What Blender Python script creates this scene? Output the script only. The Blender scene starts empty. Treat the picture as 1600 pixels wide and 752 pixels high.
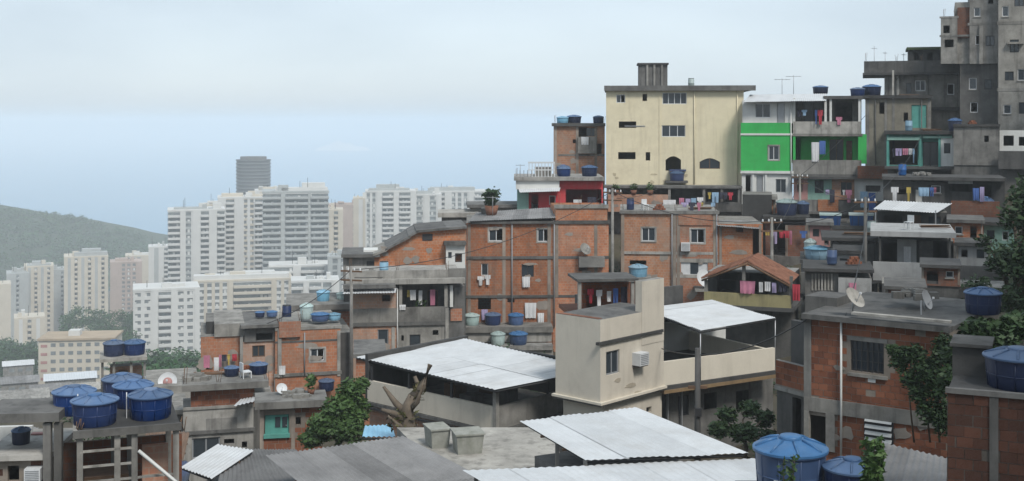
import bpy, bmesh, math, random
import numpy as np
from mathutils import Vector, Matrix, noise
R = math.radians
random.seed(7)
S = bpy.context.scene
COL = S.collection

# ------------------------------------------------------------------ camera
F, CX, EY, CZ = 1900.0, 800.0, 190.0, 150.0      # focal length in photo pixels, principal column, eye-level row, eye height
cam_d = bpy.data.cameras.new('camera')
cam = bpy.data.objects.new('camera', cam_d)
COL.objects.link(cam)
cam.location = (0, 0, CZ)
cam.rotation_euler = (R(90), 0, 0)
cam_d.sensor_width = 36.0
cam_d.lens = 36.0 * F / 1600.0
cam_d.shift_y = -(376.0 - EY) / 1600.0
cam_d.clip_start = 0.5
cam_d.clip_end = 90000.0
S.camera = cam

# ------------------------------------------------------------------ sky, sun, exposure
SUN_EL, SUN_AZ = 50.0, 152.0      # azimuth clockwise from +Y: light comes from behind the camera, from the upper slope
W = bpy.data.worlds.new('World')
S.world = W
W.use_nodes = True
wn, wl = W.node_tree.nodes, W.node_tree.links
bg = wn['Background']
sky = wn.new('ShaderNodeTexSky')
sky.sky_type = 'NISHITA'
sky.sun_disc = False
sky.sun_elevation = R(SUN_EL)
sky.sun_rotation = R(SUN_AZ)
sky.altitude = 150.0
sky.air_density = 1.0
sky.dust_density = 1.5
sky.ozone_density = 1.0
# thin even overcast: the clear sky is veiled by a pale cloud layer with faint soft billows
hs = wn.new('ShaderNodeHueSaturation'); hs.inputs['Saturation'].default_value = 0.55
wl.new(sky.outputs[0], hs.inputs['Color'])
tc = wn.new('ShaderNodeTexCoord')
ns = wn.new('ShaderNodeTexNoise'); ns.inputs['Scale'].default_value = 2.2; ns.inputs['Detail'].default_value = 4
mp = wn.new('ShaderNodeMapping'); mp.inputs['Scale'].default_value = (1, 1, 3.2)
wl.new(tc.outputs['Generated'], mp.inputs[0]); wl.new(mp.outputs[0], ns.inputs['Vector'])
rp = wn.new('ShaderNodeMapRange'); rp.inputs[1].default_value = 0.3; rp.inputs[2].default_value = 0.7
rp.inputs[3].default_value = 0.72; rp.inputs[4].default_value = 0.96
wl.new(ns.outputs[0], rp.inputs[0])
mx = wn.new('ShaderNodeMix'); mx.data_type = 'RGBA'
wl.new(rp.outputs[0], mx.inputs[0]); wl.new(hs.outputs[0], mx.inputs[6])
mx.inputs[7].default_value = (2.0, 2.38, 2.72, 1)
wl.new(mx.outputs[2], bg.inputs[0])
bg.inputs[1].default_value = 0.15

sun_d = bpy.data.lights.new('sun', 'SUN')
sun_d.energy = 1.5
sun_d.angle = R(14)
sun_d.color = (1.0, 0.965, 0.91)
sun = bpy.data.objects.new('sun', sun_d)
COL.objects.link(sun)
d = Vector((math.sin(R(SUN_AZ)) * math.cos(R(SUN_EL)), math.cos(R(SUN_AZ)) * math.cos(R(SUN_EL)), math.sin(R(SUN_EL))))
sun.rotation_euler = d.to_track_quat('Z', 'Y').to_euler()
sun.location = d * 300

S.view_settings.view_transform = 'Standard'
S.view_settings.look = 'None'
S.view_settings.gamma = 1.0
S.view_settings.use_curve_mapping = False
S.view_settings.exposure = 0.95
S.render.engine = 'CYCLES'
S.cycles.use_denoising = True
S.cycles.max_bounces = 8
S.cycles.diffuse_bounces = 2
S.cycles.glossy_bounces = 2
S.cycles.transmission_bounces = 2
S.cycles.volume_bounces = 4
S.cycles.transparent_max_bounces = 8
S.cycles.caustics_reflective = False
S.cycles.caustics_refractive = False

# ------------------------------------------------------------------ pixel helpers (a pixel gives a direction, Y gives the distance)
def P(px, py, Y): return Vector(((px - CX) / F * Y, Y, CZ - (py - EY) / F * Y))
def ZP(py, Y): return CZ - (py - EY) / F * Y
def PZ(px, py, z): return P(px, py, (CZ - z) * F / (py - EY))      # where the pixel's ray meets height z

# ------------------------------------------------------------------ materials
MATS = {}
def nodes_of(name):
    m = bpy.data.materials.new(name); m.use_nodes = True
    n, l = m.node_tree.nodes, m.node_tree.links
    return m, n, l, n['Principled BSDF']
def mixc(n, l, fac, a, b):
    x = n.new('ShaderNodeMix'); x.data_type = 'RGBA'
    for sock, v in ((0, fac), (6, a), (7, b)):
        if hasattr(v, 'links'): l.new(v, x.inputs[sock])
        elif sock == 0: x.inputs[0].default_value = v
        else: x.inputs[sock].default_value = (*v[:3], 1)
    return x.outputs[2]
def noise_n(n, l, vec, scale, detail=4, rough=0.6, stretch=None):
    if stretch:
        q = n.new('ShaderNodeMapping'); q.inputs['Scale'].default_value = stretch; l.new(vec, q.inputs[0]); vec = q.outputs[0]
    t = n.new('ShaderNodeTexNoise'); t.inputs['Scale'].default_value = scale; t.inputs['Detail'].default_value = detail
    t.inputs['Roughness'].default_value = rough; l.new(vec, t.inputs['Vector'])
    return t.outputs[0]
def ramp(n, l, v, a, b, lo=0.0, hi=1.0):
    q = n.new('ShaderNodeMapRange'); q.inputs[1].default_value = a; q.inputs[2].default_value = b
    q.inputs[3].default_value = lo; q.inputs[4].default_value = hi; l.new(v, q.inputs[0]); return q.outputs[0]
def bump(n, l, b, h, strength, dist=0.02):
    q = n.new('ShaderNodeBump'); q.inputs['Strength'].default_value = strength; q.inputs['Distance'].default_value = dist
    l.new(h, q.inputs['Height']); l.new(q.outputs[0], b.inputs['Normal'])
def surf(name, col, var=0.25, dirt=(0.05, 0.045, 0.04), amt=0.35, rough=0.85, scale=0.6, streak=True, spec=0.25, metal=0.0, wob=0.3, tone=0.0):
    """A painted, plastered or cast surface: blotchy colour, grime patches, rain streaks, fine grain."""
    if name in MATS: return MATS[name]
    m, n, l, b = nodes_of(name)
    g = n.new('ShaderNodeNewGeometry').outputs['Position']
    a = noise_n(n, l, g, scale * 1.6, 5, 0.65)
    dk = tuple(c * (1 - var) for c in col)
    c = mixc(n, l, ramp(n, l, a, 0.3, 0.7), dk, col)
    if amt > 0:
        p = noise_n(n, l, g, scale, 6, 0.7)
        c = mixc(n, l, ramp(n, l, p, 0.50, 0.78, 0, amt), c, dirt)
        if streak:
            s = noise_n(n, l, g, 2.6, 4, 0.6, (1, 1, 0.09))
            c = mixc(n, l, ramp(n, l, s, 0.52, 0.75, 0, amt * 0.9), c, dirt)
    f = noise_n(n, l, g, 22.0, 3, 0.7)
    c = mixc(n, l, ramp(n, l, f, 0.35, 0.7, 0, 0.16), c, tuple(x * 0.6 for x in col))
    if tone: c = tone_n(n, l, c, tone)
    l.new(c, b.inputs['Base Color'])
    b.inputs['Roughness'].default_value = rough; b.inputs['Specular IOR Level'].default_value = spec; b.inputs['Metallic'].default_value = metal
    bump(n, l, b, f, wob, 0.02)
    MATS[name] = m
    return m
def tone_n(n, l, c, amount):
    """The same paint or clay comes out a little lighter, darker or redder from one wall to the next."""
    r = n.new('ShaderNodeObjectInfo').outputs['Random']
    q = n.new('ShaderNodeHueSaturation'); l.new(ramp(n, l, r, 0, 1, 1 - amount, 1 + amount), q.inputs['Value'])
    m1 = n.new('ShaderNodeMath'); m1.operation = 'FRACT'; m2 = n.new('ShaderNodeMath'); m2.operation = 'MULTIPLY'; m2.inputs[1].default_value = 7.13
    l.new(r, m2.inputs[0]); l.new(m2.outputs[0], m1.inputs[0]); l.new(ramp(n, l, m1.outputs[0], 0, 1, 1 - amount * .8, 1 + amount * .4), q.inputs['Saturation'])
    l.new(c, q.inputs['Color']); return q.outputs[0]
def plain(name, col, rough=0.6, spec=0.4, metal=0.0, var=0.15, sc=3.0):
    return surf(name, col, var, amt=0.0, rough=rough, scale=sc, streak=False, spec=spec, metal=metal, wob=0.08)
def brickmat(name, c1, c2, mortar, smear=0.3, bw=0.27, bh=0.2, smcol=None):
    """Hollow clay brick seen from too far to pick the bricks out."""
    if name in MATS: return MATS[name]
    m, n, l, b = nodes_of(name)
    o = n.new('ShaderNodeTexCoord').outputs['Object']
    sx = n.new('ShaderNodeSeparateXYZ'); l.new(o, sx.inputs[0])
    ad = n.new('ShaderNodeMath'); l.new(sx.outputs[0], ad.inputs[0]); l.new(sx.outputs[1], ad.inputs[1])
    cb = n.new('ShaderNodeCombineXYZ'); l.new(ad.outputs[0], cb.inputs[0]); l.new(sx.outputs[2], cb.inputs[1])
    t = n.new('ShaderNodeTexBrick'); l.new(cb.outputs[0], t.inputs['Vector'])
    t.inputs['Scale'].default_value = 1; t.inputs['Brick Width'].default_value = bw; t.inputs['Row Height'].default_value = bh
    t.inputs['Mortar Size'].default_value = 0.014; t.inputs['Mortar Smooth'].default_value = 0.3; t.inputs['Bias'].default_value = -0.2
    t.inputs['Color1'].default_value = (*c1, 1); t.inputs['Color2'].default_value = (*c2, 1); t.inputs['Mortar'].default_value = (*mortar, 1)
    g = n.new('ShaderNodeNewGeometry').outputs['Position']
    a = noise_n(n, l, g, 0.9, 5, 0.7)
    c = mixc(n, l, ramp(n, l, a, 0.38, 0.66, 0, 0.75), t.outputs['Color'], tuple(x * 0.45 for x in c1))
    a3 = noise_n(n, l, g, 2.4, 5, 0.75)
    c = mixc(n, l, ramp(n, l, a3, 0.5, 0.7, 0, 0.6), c, mortar)
    a2 = noise_n(n, l, g, 0.45, 6, 0.75)
    c = mixc(n, l, ramp(n, l, a2, 0.48, 0.66, 0, smear), c, smcol or mortar)
    s = noise_n(n, l, g, 2.2, 4, 0.6, (1, 1, 0.1))
    c = mixc(n, l, ramp(n, l, s, 0.55, 0.78, 0, 0.35), c, (0.06, 0.05, 0.045))
    c = tone_n(n, l, c, 0.16)
    l.new(c, b.inputs['Base Color']); b.inputs['Roughness'].default_value = 0.9; b.inputs['Specular IOR Level'].default_value = 0.15
    bump(n, l, b, t.outputs['Fac'], -0.6, 0.012)
    MATS[name] = m
    return m
def piece(name, c1, c2, rough=0.9, stain=0.35):
    """A loose piece (brick, tile): tone differs from one object to the next."""
    if name in MATS: return MATS[name]
    m, n, l, b = nodes_of(name)
    r = n.new('ShaderNodeObjectInfo').outputs['Random']
    c = mixc(n, l, r, c1, c2)
    g = n.new('ShaderNodeNewGeometry').outputs['Position']
    a = noise_n(n, l, g, 1.1, 5, 0.7)
    c = mixc(n, l, ramp(n, l, a, 0.42, 0.75, 0, stain), c, tuple(x * 0.4 for x in c1))
    f = noise_n(n, l, g, 30, 3)
    c = mixc(n, l, ramp(n, l, f, 0.4, 0.7, 0, 0.2), c, tuple(x * 0.6 for x in c1))
    l.new(c, b.inputs['Base Color']); b.inputs['Roughness'].default_value = rough; b.inputs['Specular IOR Level'].default_value = 0.15
    bump(n, l, b, f, 0.4, 0.01)
    MATS[name] = m
    return m
def leafmat(name, c1, c2, c3=None, sc=0.5):
    if name in MATS: return MATS[name]
    m, n, l, b = nodes_of(name)
    gm = n.new('ShaderNodeNewGeometry')
    c = mixc(n, l, gm.outputs['Random Per Island'], c1, c2)
    a = noise_n(n, l, gm.outputs['Position'], sc, 4)
    c = mixc(n, l, ramp(n, l, a, 0.35, 0.65, 0, 0.6), c, c3 or tuple(x * 0.5 for x in c1))
    l.new(c, b.inputs['Base Color']); b.inputs['Roughness'].default_value = 0.6; b.inputs['Specular IOR Level'].default_value = 0.3
    MATS[name] = m
    return m

M = {}
M['glass'] = plain('window_glass', (0.035, 0.045, 0.055), 0.12, 0.6)
M['farglass'] = surf('tower_glass', (0.23, 0.255, 0.26), 0.5, amt=0, rough=0.3, scale=0.3, streak=False, spec=0.4)
M['alu'] = plain('white_aluminium', (0.62, 0.63, 0.63), 0.45)
M['greyframe'] = plain('grey_frame', (0.26, 0.27, 0.28), 0.5)
M['wood'] = surf('brown_wood', (0.17, 0.10, 0.06), 0.4, amt=0.3, scale=2)
M['dark'] = plain('dark_metal', (0.03, 0.03, 0.032), 0.55)
M['steel'] = plain('galvanised_steel', (0.36, 0.37, 0.38), 0.45, 0.5, 0.5)
M['concrete'] = surf('weathered_concrete', (0.30, 0.287, 0.26), 0.5, amt=0.8, tone=0.25)
M['concrete_l'] = surf('pale_concrete', (0.41, 0.39, 0.35), 0.45, amt=0.7, tone=0.2)
M['concrete_d'] = surf('dark_stained_shade_concrete', (0.16, 0.155, 0.145), 0.5, amt=0.8, dirt=(0.03, 0.03, 0.03), tone=0.25)  # stained concrete; on the right slope its dark tone also paints in shade
M['concrete_b'] = surf('grime_and_shade_concrete', (0.085, 0.083, 0.08), 0.4, amt=0.6, dirt=(0.02, 0.02, 0.02), tone=0.3)  # dark tone paints in right-slope and under-roof shade, besides grime
M['white'] = surf('dirty_white_paint', (0.66, 0.66, 0.63), 0.12, amt=0.22, dirt=(0.2, 0.19, 0.17))
M['whiteroof'] = surf('white_roof_sheet', (0.57, 0.585, 0.59), 0.16, amt=0.5, dirt=(0.36, 0.34, 0.31), rough=0.55, scale=0.8, streak=False, spec=0.3, tone=0.07)
M['zinc'] = surf('weathered_zinc', (0.55, 0.58, 0.60), 0.12, amt=0.28, dirt=(0.30, 0.30, 0.30), rough=0.5, scale=0.5, streak=False, spec=0.4)
M['fibro'] = surf('grey_fibre_cement', (0.25, 0.245, 0.24), 0.4, amt=0.7, dirt=(0.08, 0.08, 0.075), scale=0.5, streak=False, tone=0.2)
M['cream'] = surf('cream_paint', (0.71, 0.635, 0.45), 0.12, amt=0.34, dirt=(0.36, 0.30, 0.20))
M['beige'] = surf('beige_paint', (0.60, 0.545, 0.455), 0.12, amt=0.3, dirt=(0.24, 0.21, 0.17))
M['beige_l'] = surf('light_beige_paint', (0.63, 0.575, 0.475), 0.08, amt=0.2, dirt=(0.26, 0.22, 0.17))
M['green'] = surf('bright_green_paint', (0.045, 0.44, 0.10), 0.2, amt=0.3, dirt=(0.06, 0.17, 0.06))
M['teal'] = surf('teal_paint', (0.10, 0.33, 0.28), 0.25, amt=0.3)
M['mint'] = surf('faded_mint_paint', (0.27, 0.45, 0.38), 0.25, amt=0.35)
M['red'] = surf('red_paint', (0.58, 0.05, 0.06), 0.2, amt=0.25, dirt=(0.3, 0.2, 0.18))
M['pink'] = surf('faded_pink_paint', (0.45, 0.24, 0.22), 0.25, amt=0.35)
M['olive'] = surf('mossy_olive_paint', (0.33, 0.29, 0.15), 0.25, amt=0.4)
M['brick'] = brickmat('clay_brick_far', (0.42, 0.165, 0.085), (0.31, 0.11, 0.056), (0.33, 0.25, 0.19), 0.5)
M['brick_o'] = brickmat('orange_clay_brick_far', (0.46, 0.175, 0.082), (0.34, 0.118, 0.056), (0.36, 0.26, 0.19), 0.4)
M['brick_p'] = brickmat('pale_clay_brick_far', (0.45, 0.225, 0.13), (0.35, 0.16, 0.09), (0.37, 0.30, 0.245), 0.55)
M['brick_d'] = brickmat('dark_clay_brick_far', (0.23, 0.085, 0.045), (0.16, 0.06, 0.035), (0.15, 0.12, 0.10), 0.4)
M['clay'] = piece('hollow_clay_brick', (0.29, 0.115, 0.064), (0.14, 0.055, 0.034), stain=0.75)
M['clay_d'] = piece('old_clay_brick', (0.11, 0.05, 0.034), (0.06, 0.032, 0.024), stain=0.7)
M['mortar_d'] = surf('shade_darkened_mortar', (0.10, 0.088, 0.075), 0.4, amt=0.6)  # mortar colour lowered to paint in the shade of the bottom corner
M['tile'] = piece('clay_roof_tile', (0.27, 0.13, 0.085), (0.15, 0.07, 0.045), stain=0.55)
M['mortar'] = surf('rough_mortar', (0.27, 0.23, 0.19), 0.3, amt=0.4)
for nm, c in (('tank_blue', (0.010, 0.034, 0.13)), ('tank_bright', (0.018, 0.085, 0.25)), ('tank_navy', (0.010, 0.022, 0.07)), ('tank_sky', (0.16, 0.36, 0.50)), ('tank_pale', (0.36, 0.46, 0.44))):
    M[nm] = surf(nm + '_plastic', c, 0.15, amt=0.18, dirt=tuple(x * 0.5 + 0.06 for x in c), rough=0.42, scale=1.5, spec=0.45, wob=0.05, tone=0.35)
M['lid'] = surf('tank_lid_plastic', (0.07, 0.135, 0.26), 0.25, amt=0.35, dirt=(0.22, 0.26, 0.32), rough=0.5, scale=2, streak=False, spec=0.4, wob=0.05, tone=0.3)
M['lid_bright'] = surf('bright_lid_plastic', (0.045, 0.145, 0.31), 0.2, amt=0.3, dirt=(0.2, 0.27, 0.36), rough=0.45, scale=2, streak=False, spec=0.4, wob=0.05)
M['asbestos'] = surf('mossy_fibre_cement', (0.33, 0.33, 0.29), 0.3, amt=0.5, dirt=(0.10, 0.11, 0.07), scale=2)
M['bark'] = surf('tree_bark', (0.15, 0.115, 0.085), 0.45, amt=0.4, scale=3)
M['deadwood'] = surf('pale_dead_wood', (0.17, 0.135, 0.10), 0.4, amt=0.4, scale=3)
M['leaf'] = leafmat('green_leaves', (0.04, 0.085, 0.022), (0.075, 0.13, 0.036))
M['leaf_d'] = leafmat('dark_leaves', (0.024, 0.05, 0.018), (0.04, 0.075, 0.025))
M['leaf_far'] = leafmat('far_forest', (0.018, 0.066, 0.018), (0.045, 0.115, 0.03), sc=0.04)
M['dryleaf'] = leafmat('dry_leaves', (0.12, 0.10, 0.045), (0.09, 0.10, 0.03))
M['dimmed_white'] = surf('shade_dimmed_white_paint', (0.40, 0.40, 0.39), 0.2, amt=0.5, dirt=(0.1, 0.1, 0.09))  # white dimmed in colour to carry the shade of the right slope
M['frame'] = surf('rough_cast_frame', (0.33, 0.275, 0.225), 0.4, amt=0.55, tone=0.15)
M['patch'] = surf('cement_patch', (0.33, 0.29, 0.25), 0.3, amt=0.4)
M['soil'] = surf('scrubby_soil', (0.10, 0.085, 0.06), 0.4, dirt=(0.03, 0.045, 0.018), amt=0.8, scale=0.25, streak=False)

# ------------------------------------------------------------------ mesh building
class MB:
    def __init__(s): s.v, s.f, s.m, s.smooth = [], [], [], []
    def add(s, vs, fs, mi=0, smooth=False):
        b = len(s.v); s.v += [tuple(x) for x in vs]
        for f in fs: s.f.append(tuple(b + i for i in f)); s.m.append(mi); s.smooth.append(smooth)
        return s
    def box(s, x0, x1, y0, y1, z0, z1, mi=0):
        return s.add([(x, y, z) for z in (z0, z1) for y in (y0, y1) for x in (x0, x1)],
                     [(0, 2, 3, 1), (4, 5, 7, 6), (0, 1, 5, 4), (2, 6, 7, 3), (0, 4, 6, 2), (1, 3, 7, 5)], mi)
    def fbox(s, f, a0, a1, w0, w1, d0, d1, mi=0):
        return s.add([f(a, w, dd) for w in (w0, w1) for dd in (d0, d1) for a in (a0, a1)],
                     [(0, 2, 3, 1), (4, 5, 7, 6), (0, 1, 5, 4), (2, 6, 7, 3), (0, 4, 6, 2), (1, 3, 7, 5)], mi)
    def quad(s, a, b, c, d, mi=0): return s.add([a, b, c, d], [(0, 1, 2, 3)], mi)
    def tube(s, pts, rad, n=6, mi=0, caps=True):
        pts = [Vector(p) for p in pts]; rad = rad if isinstance(rad, (list, tuple)) else [rad] * len(pts)
        vs = []
        for i, p in enumerate(pts):
            t = (pts[min(i + 1, len(pts) - 1)] - pts[max(i - 1, 0)]).normalized()
            a = t.cross(Vector((0.13, 0.31, 1.0)) if abs(t.z) < 0.9 else Vector((1, 0.1, 0))).normalized(); bb = t.cross(a)
            vs += [p + (a * math.cos(2 * math.pi * k / n) + bb * math.sin(2 * math.pi * k / n)) * rad[i] for k in range(n)]
        fs = [(i * n + k, i * n + (k + 1) % n, (i + 1) * n + (k + 1) % n, (i + 1) * n + k) for i in range(len(pts) - 1) for k in range(n)]
        if caps: fs += [tuple(range(n))[::-1], tuple((len(pts) - 1) * n + k for k in range(n))]
        return s.add(vs, fs, mi, True)
    def lathe(s, prof, n=24, mi=0, c=(0, 0, 0)):
        vs = [(c[0] + r * math.cos(2 * math.pi * k / n), c[1] + r * math.sin(2 * math.pi * k / n), c[2] + z) for r, z in prof for k in range(n)]
        fs = [(i * n + k, i * n + (k + 1) % n, (i + 1) * n + (k + 1) % n, (i + 1) * n + k) for i in range(len(prof) - 1) for k in range(n)]
        return s.add(vs, fs, mi, True)
    def mesh(s, name, mats):
        me = bpy.data.meshes.new(name); me.from_pydata(s.v, [], s.f)
        for m in (mats if isinstance(mats, (list, tuple)) else [mats]): me.materials.append(M[m] if isinstance(m, str) else m)
        me.polygons.foreach_set('material_index', s.m); me.polygons.foreach_set('use_smooth', s.smooth)
        bm = bmesh.new(); bm.from_mesh(me); bmesh.ops.recalc_face_normals(bm, faces=bm.faces); bm.to_mesh(me); bm.free()
        return me
    def build(s, name, mats, parent=None): return link(name, s.mesh(name, mats), parent)
def link(name, data, parent=None):
    o = bpy.data.objects.new(name, data); COL.objects.link(o)
    if parent: o.parent = parent
    return o
def tag(o, label, cat, group=None, kind=None):
    o['label'] = label; o['category'] = cat
    if group: o['group'] = group
    if kind: o['kind'] = kind
    return o
def thing(name, label, cat, loc=(0, 0, 0), yaw=0.0, group=None):
    o = link(name, None); o.empty_display_size = 0.3
    o.location = loc; o.rotation_euler = (0, 0, yaw)
    return tag(o, label, cat, group, 'thing')
def structure(o): o['kind'] = 'structure'; return o
def local(root, p):                                    # world point -> the thing's own coordinates
    c, s = math.cos(root.rotation_euler.z), math.sin(root.rotation_euler.z)
    x, y, z = p[0] - root.location.x, p[1] - root.location.y, p[2] - root.location.z
    return Vector((c * x + s * y, -s * x + c * y, z))

# ------------------------------------------------------------------ houses
GROUND_PTS = []
HOUSES = []
BRICK_ME = {}
def brick_mesh(mat, w, h):
    k = (mat, round(w, 3), round(h, 3))
    if k not in BRICK_ME: BRICK_ME[k] = MB().box(-w / 2, w / 2, -0.012, 0.04, -h / 2, h / 2).mesh('brick', mat)
    return BRICK_ME[k]
class House:
    """A frame on the hillside: u runs along the front, v runs into the depth, z up. Pixel rows and columns are read on planes v = const."""
    def __init__(s, name, label, px, Y, bot, yaw=None, cat='house', group=None, ground=True):
        X = (px - CX) / F * Y
        s.yaw = -math.atan2(X, Y) if yaw is None else R(yaw)
        s.c, s.s = math.cos(s.yaw), math.sin(s.yaw)
        s.X, s.Y, s.Z = X, Y, ZP(bot, Y)
        s.root = thing(name, label, cat, (X, Y, s.Z), s.yaw, group)
        if ground: HOUSES.append(s)
        s.nb = 0
    def F(s, px, py, v=0.0):
        """(u, z) where the pixel's ray meets the plane at depth v."""
        k = (px - CX) / F
        ox, oy = s.X - s.s * v, s.Y + s.c * v
        u = (k * oy - ox) / (s.c - k * s.s)
        Yw = oy + u * s.s
        return u, ZP(py, Yw) - s.Z
    def u(s, px, v=0.0): return s.F(px, 0, v)[0]
    def z(s, py, v=0.0, px=None):
        return ZP(py, s.Y + s.c * v) - s.Z if px is None else s.F(px, py, v)[1]
    def side(s, px, py, u):
        """(v, z) where the pixel's ray meets the side plane at u."""
        k = (px - CX) / F
        ox, oy = s.X + s.c * u, s.Y + s.s * u
        v = (k * oy - ox) / (-s.s - k * s.c)
        return v, ZP(py, oy + v * s.c) - s.Z
    def W(s, u, v, z): return Vector((s.X + s.c * u - s.s * v, s.Y + s.s * u + s.c * v, s.Z + z))
    def box(s, name, px0, px1, py0, py1, v0, v1, mat, parent=None, grow=0.0):
        u0, z1 = s.F(px0, py0, v0); u1 = s.u(px1, v0); z0 = s.F(px0, py1, v0)[1]
        return MB().box(u0 - grow, u1 + grow, v0, v1, z0, z1).build(name, mat, parent or s.root)
    def beam(s, px0, px1, py0, py1, v=0.0, mat='concrete', name='beam', t=0.022):
        s.nb += 1; return s.box(name, px0, px1, py0, py1, v - t - 0.0007 * (s.nb % 9), v + 0.06, mat)
    def cols(s, pxs, py0, py1, w=4, v=0.0, mat='frame'):
        for x in pxs: s.beam(x - w / 2, x + w / 2, py0, py1, v, mat, 'column', 0.032)
    def block(s, px0, px1, top, bot, v0=0.0, v1=6.0, mat='brick', wins=(), lw=(), rw=(), down=0.0, cap=True, name='wall', roofmat='concrete', bricks=None):
        """Walls with real openings, a roof deck, windows in the openings. Returns the wall."""
        u0, u1 = s.u(px0, v0), s.u(px1, v0)
        z1, z0 = s.F(px0, top, v0)[1], s.F(px0, bot, v0)[1] - down
        mb = MB()
        faces = {'F': (lambda a, w, dd: (a, v0 + dd, w), u0, u1), 'L': (lambda a, w, dd: (u0 + dd, a, w), v0, v1),
                 'R': (lambda a, w, dd: (u1 - dd, a, w), v0, v1), 'B': (lambda a, w, dd: (a, v1 - dd, w), u0, u1)}
        todo = []
        holesF = []
        for key, lst in (('F', wins), ('L', lw), ('R', rw), ('B', ())):
            f, a0, a1 = faces[key]
            holes = []
            for q in lst:
                x0, x1, y0, y1, kind = q[:5]
                if key == 'F':
                    ha, hb = s.u(x0, v0), s.u(x1, v0); hz1, hz0 = s.F((x0 + x1) / 2, y0, v0)[1], s.F((x0 + x1) / 2, y1, v0)[1]
                else:
                    uu = u0 if key == 'L' else u1
                    va, za = s.side(x0, y0, uu); vb, _ = s.side(x1, y0, uu); _, zb = s.side((x0 + x1) / 2, y1, uu); _, za = s.side((x0 + x1) / 2, y0, uu)
                    ha, hb = min(va, vb), max(va, vb); hz1, hz0 = za, zb
                ha, hb = max(ha, a0 + 0.02), min(hb, a1 - 0.02); hz0, hz1 = max(hz0, z0 + 0.02), min(hz1, z1 - 0.02)
                if hb - ha < 0.05 or hz1 - hz0 < 0.05: continue
                holes.append((ha, hb, hz0, hz1)); todo.append((f, ha, hb, hz0, hz1, kind))
            if key == 'F': holesF = holes
            ca = sorted({a0, a1, *[h[0] for h in holes], *[h[1] for h in holes]}); cw = sorted({z0, z1, *[h[2] for h in holes], *[h[3] for h in holes]})
            for i in range(len(ca) - 1):
                for j in range(len(cw) - 1):
                    ma, mw = (ca[i] + ca[i + 1]) / 2, (cw[j] + cw[j + 1]) / 2
                    if any(h[0] < ma < h[1] and h[2] < mw < h[3] for h in holes): continue
                    mb.quad(f(ca[i], cw[j], 0), f(ca[i + 1], cw[j], 0), f(ca[i + 1], cw[j + 1], 0), f(ca[i], cw[j + 1], 0))
            for (h0, h1, w0, w1) in holes:
                for (p, q) in (((h0, w0), (h1, w0)), ((h1, w0), (h1, w1)), ((h1, w1), (h0, w1)), ((h0, w1), (h0, w0))):
                    mb.quad(f(*p, 0), f(*q, 0), f(*q, 0.15), f(*p, 0.15))
        if cap: mb.quad((u0, v0, z1), (u1, v0, z1), (u1, v1, z1), (u0, v1, z1), 1)
        wall = mb.build(name, [mat, roofmat], s.root)
        for t in todo: window(s.root, *t)
        if bricks: lay_bricks(wall, faces['F'][0], u0, u1, z0, z1, holesF, bricks)
        return wall
    def quadroof(s, corners, mat, name='roof_sheet', parent=None, **kw):
        return corrugated([local(s.root, c) for c in corners], mat, name, parent or s.root, **kw)
    def at(s, px, v): return s.u(px, v)

def lay_bricks(wall, f, a0, a1, z0, z1, holes, mat, bw=0.30, bh=0.2, joint=0.016, limit=300):
    me = brick_mesh(mat, bw - joint, bh - joint); half = brick_mesh(mat, bw / 2 - joint, bh - joint)
    spots = []
    k = 0; z = z1 - bh / 2 - 0.01
    while z > z0:
        a = a0 + (0.0 if k % 2 else -bw / 2)
        while a < a1 - 0.05:
            lo, hi = a, a + bw
            if lo < a0: lo = a0 + 0.004
            if hi > a1: hi = a1 - 0.004
            w = hi - lo
            c = (lo + hi) / 2
            if w > 0.08 and not any(h[0] - 0.05 < hi and lo < h[1] + 0.05 and h[2] - 0.03 < z + bh / 2 and z - bh / 2 < h[3] + 0.03 for h in holes):
                spots.append((c, z, w))
            a += bw
        z -= bh; k += 1
    rest = MB()
    for i, (c, z, w) in enumerate(spots):
        if random.random() < 0.015: continue
        ox, oz, od = random.gauss(0, .004), random.gauss(0, .003), random.uniform(-0.004, 0.008)
        if i < limit:
            o = link('brick', me if w > bw * 0.8 else half, wall)
            p = f(c + ox, z + oz, od); o.location = p
            o.scale = ((w - joint) / (bw - joint), 1, 1) if w > bw * 0.8 else ((w - joint) / (bw / 2 - joint), 1, 1)
            o.rotation_euler = (0, random.gauss(0, 0.008), 0)
        else: rest.fbox(f, c - w / 2 + joint / 2, c + w / 2 - joint / 2, z - bh / 2 + joint / 2, z + bh / 2 - joint / 2, -0.012 + od, 0.04)
    if rest.v: r = rest.build('brick_courses', mat, wall); r['kind'] = 'stuff'

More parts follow.
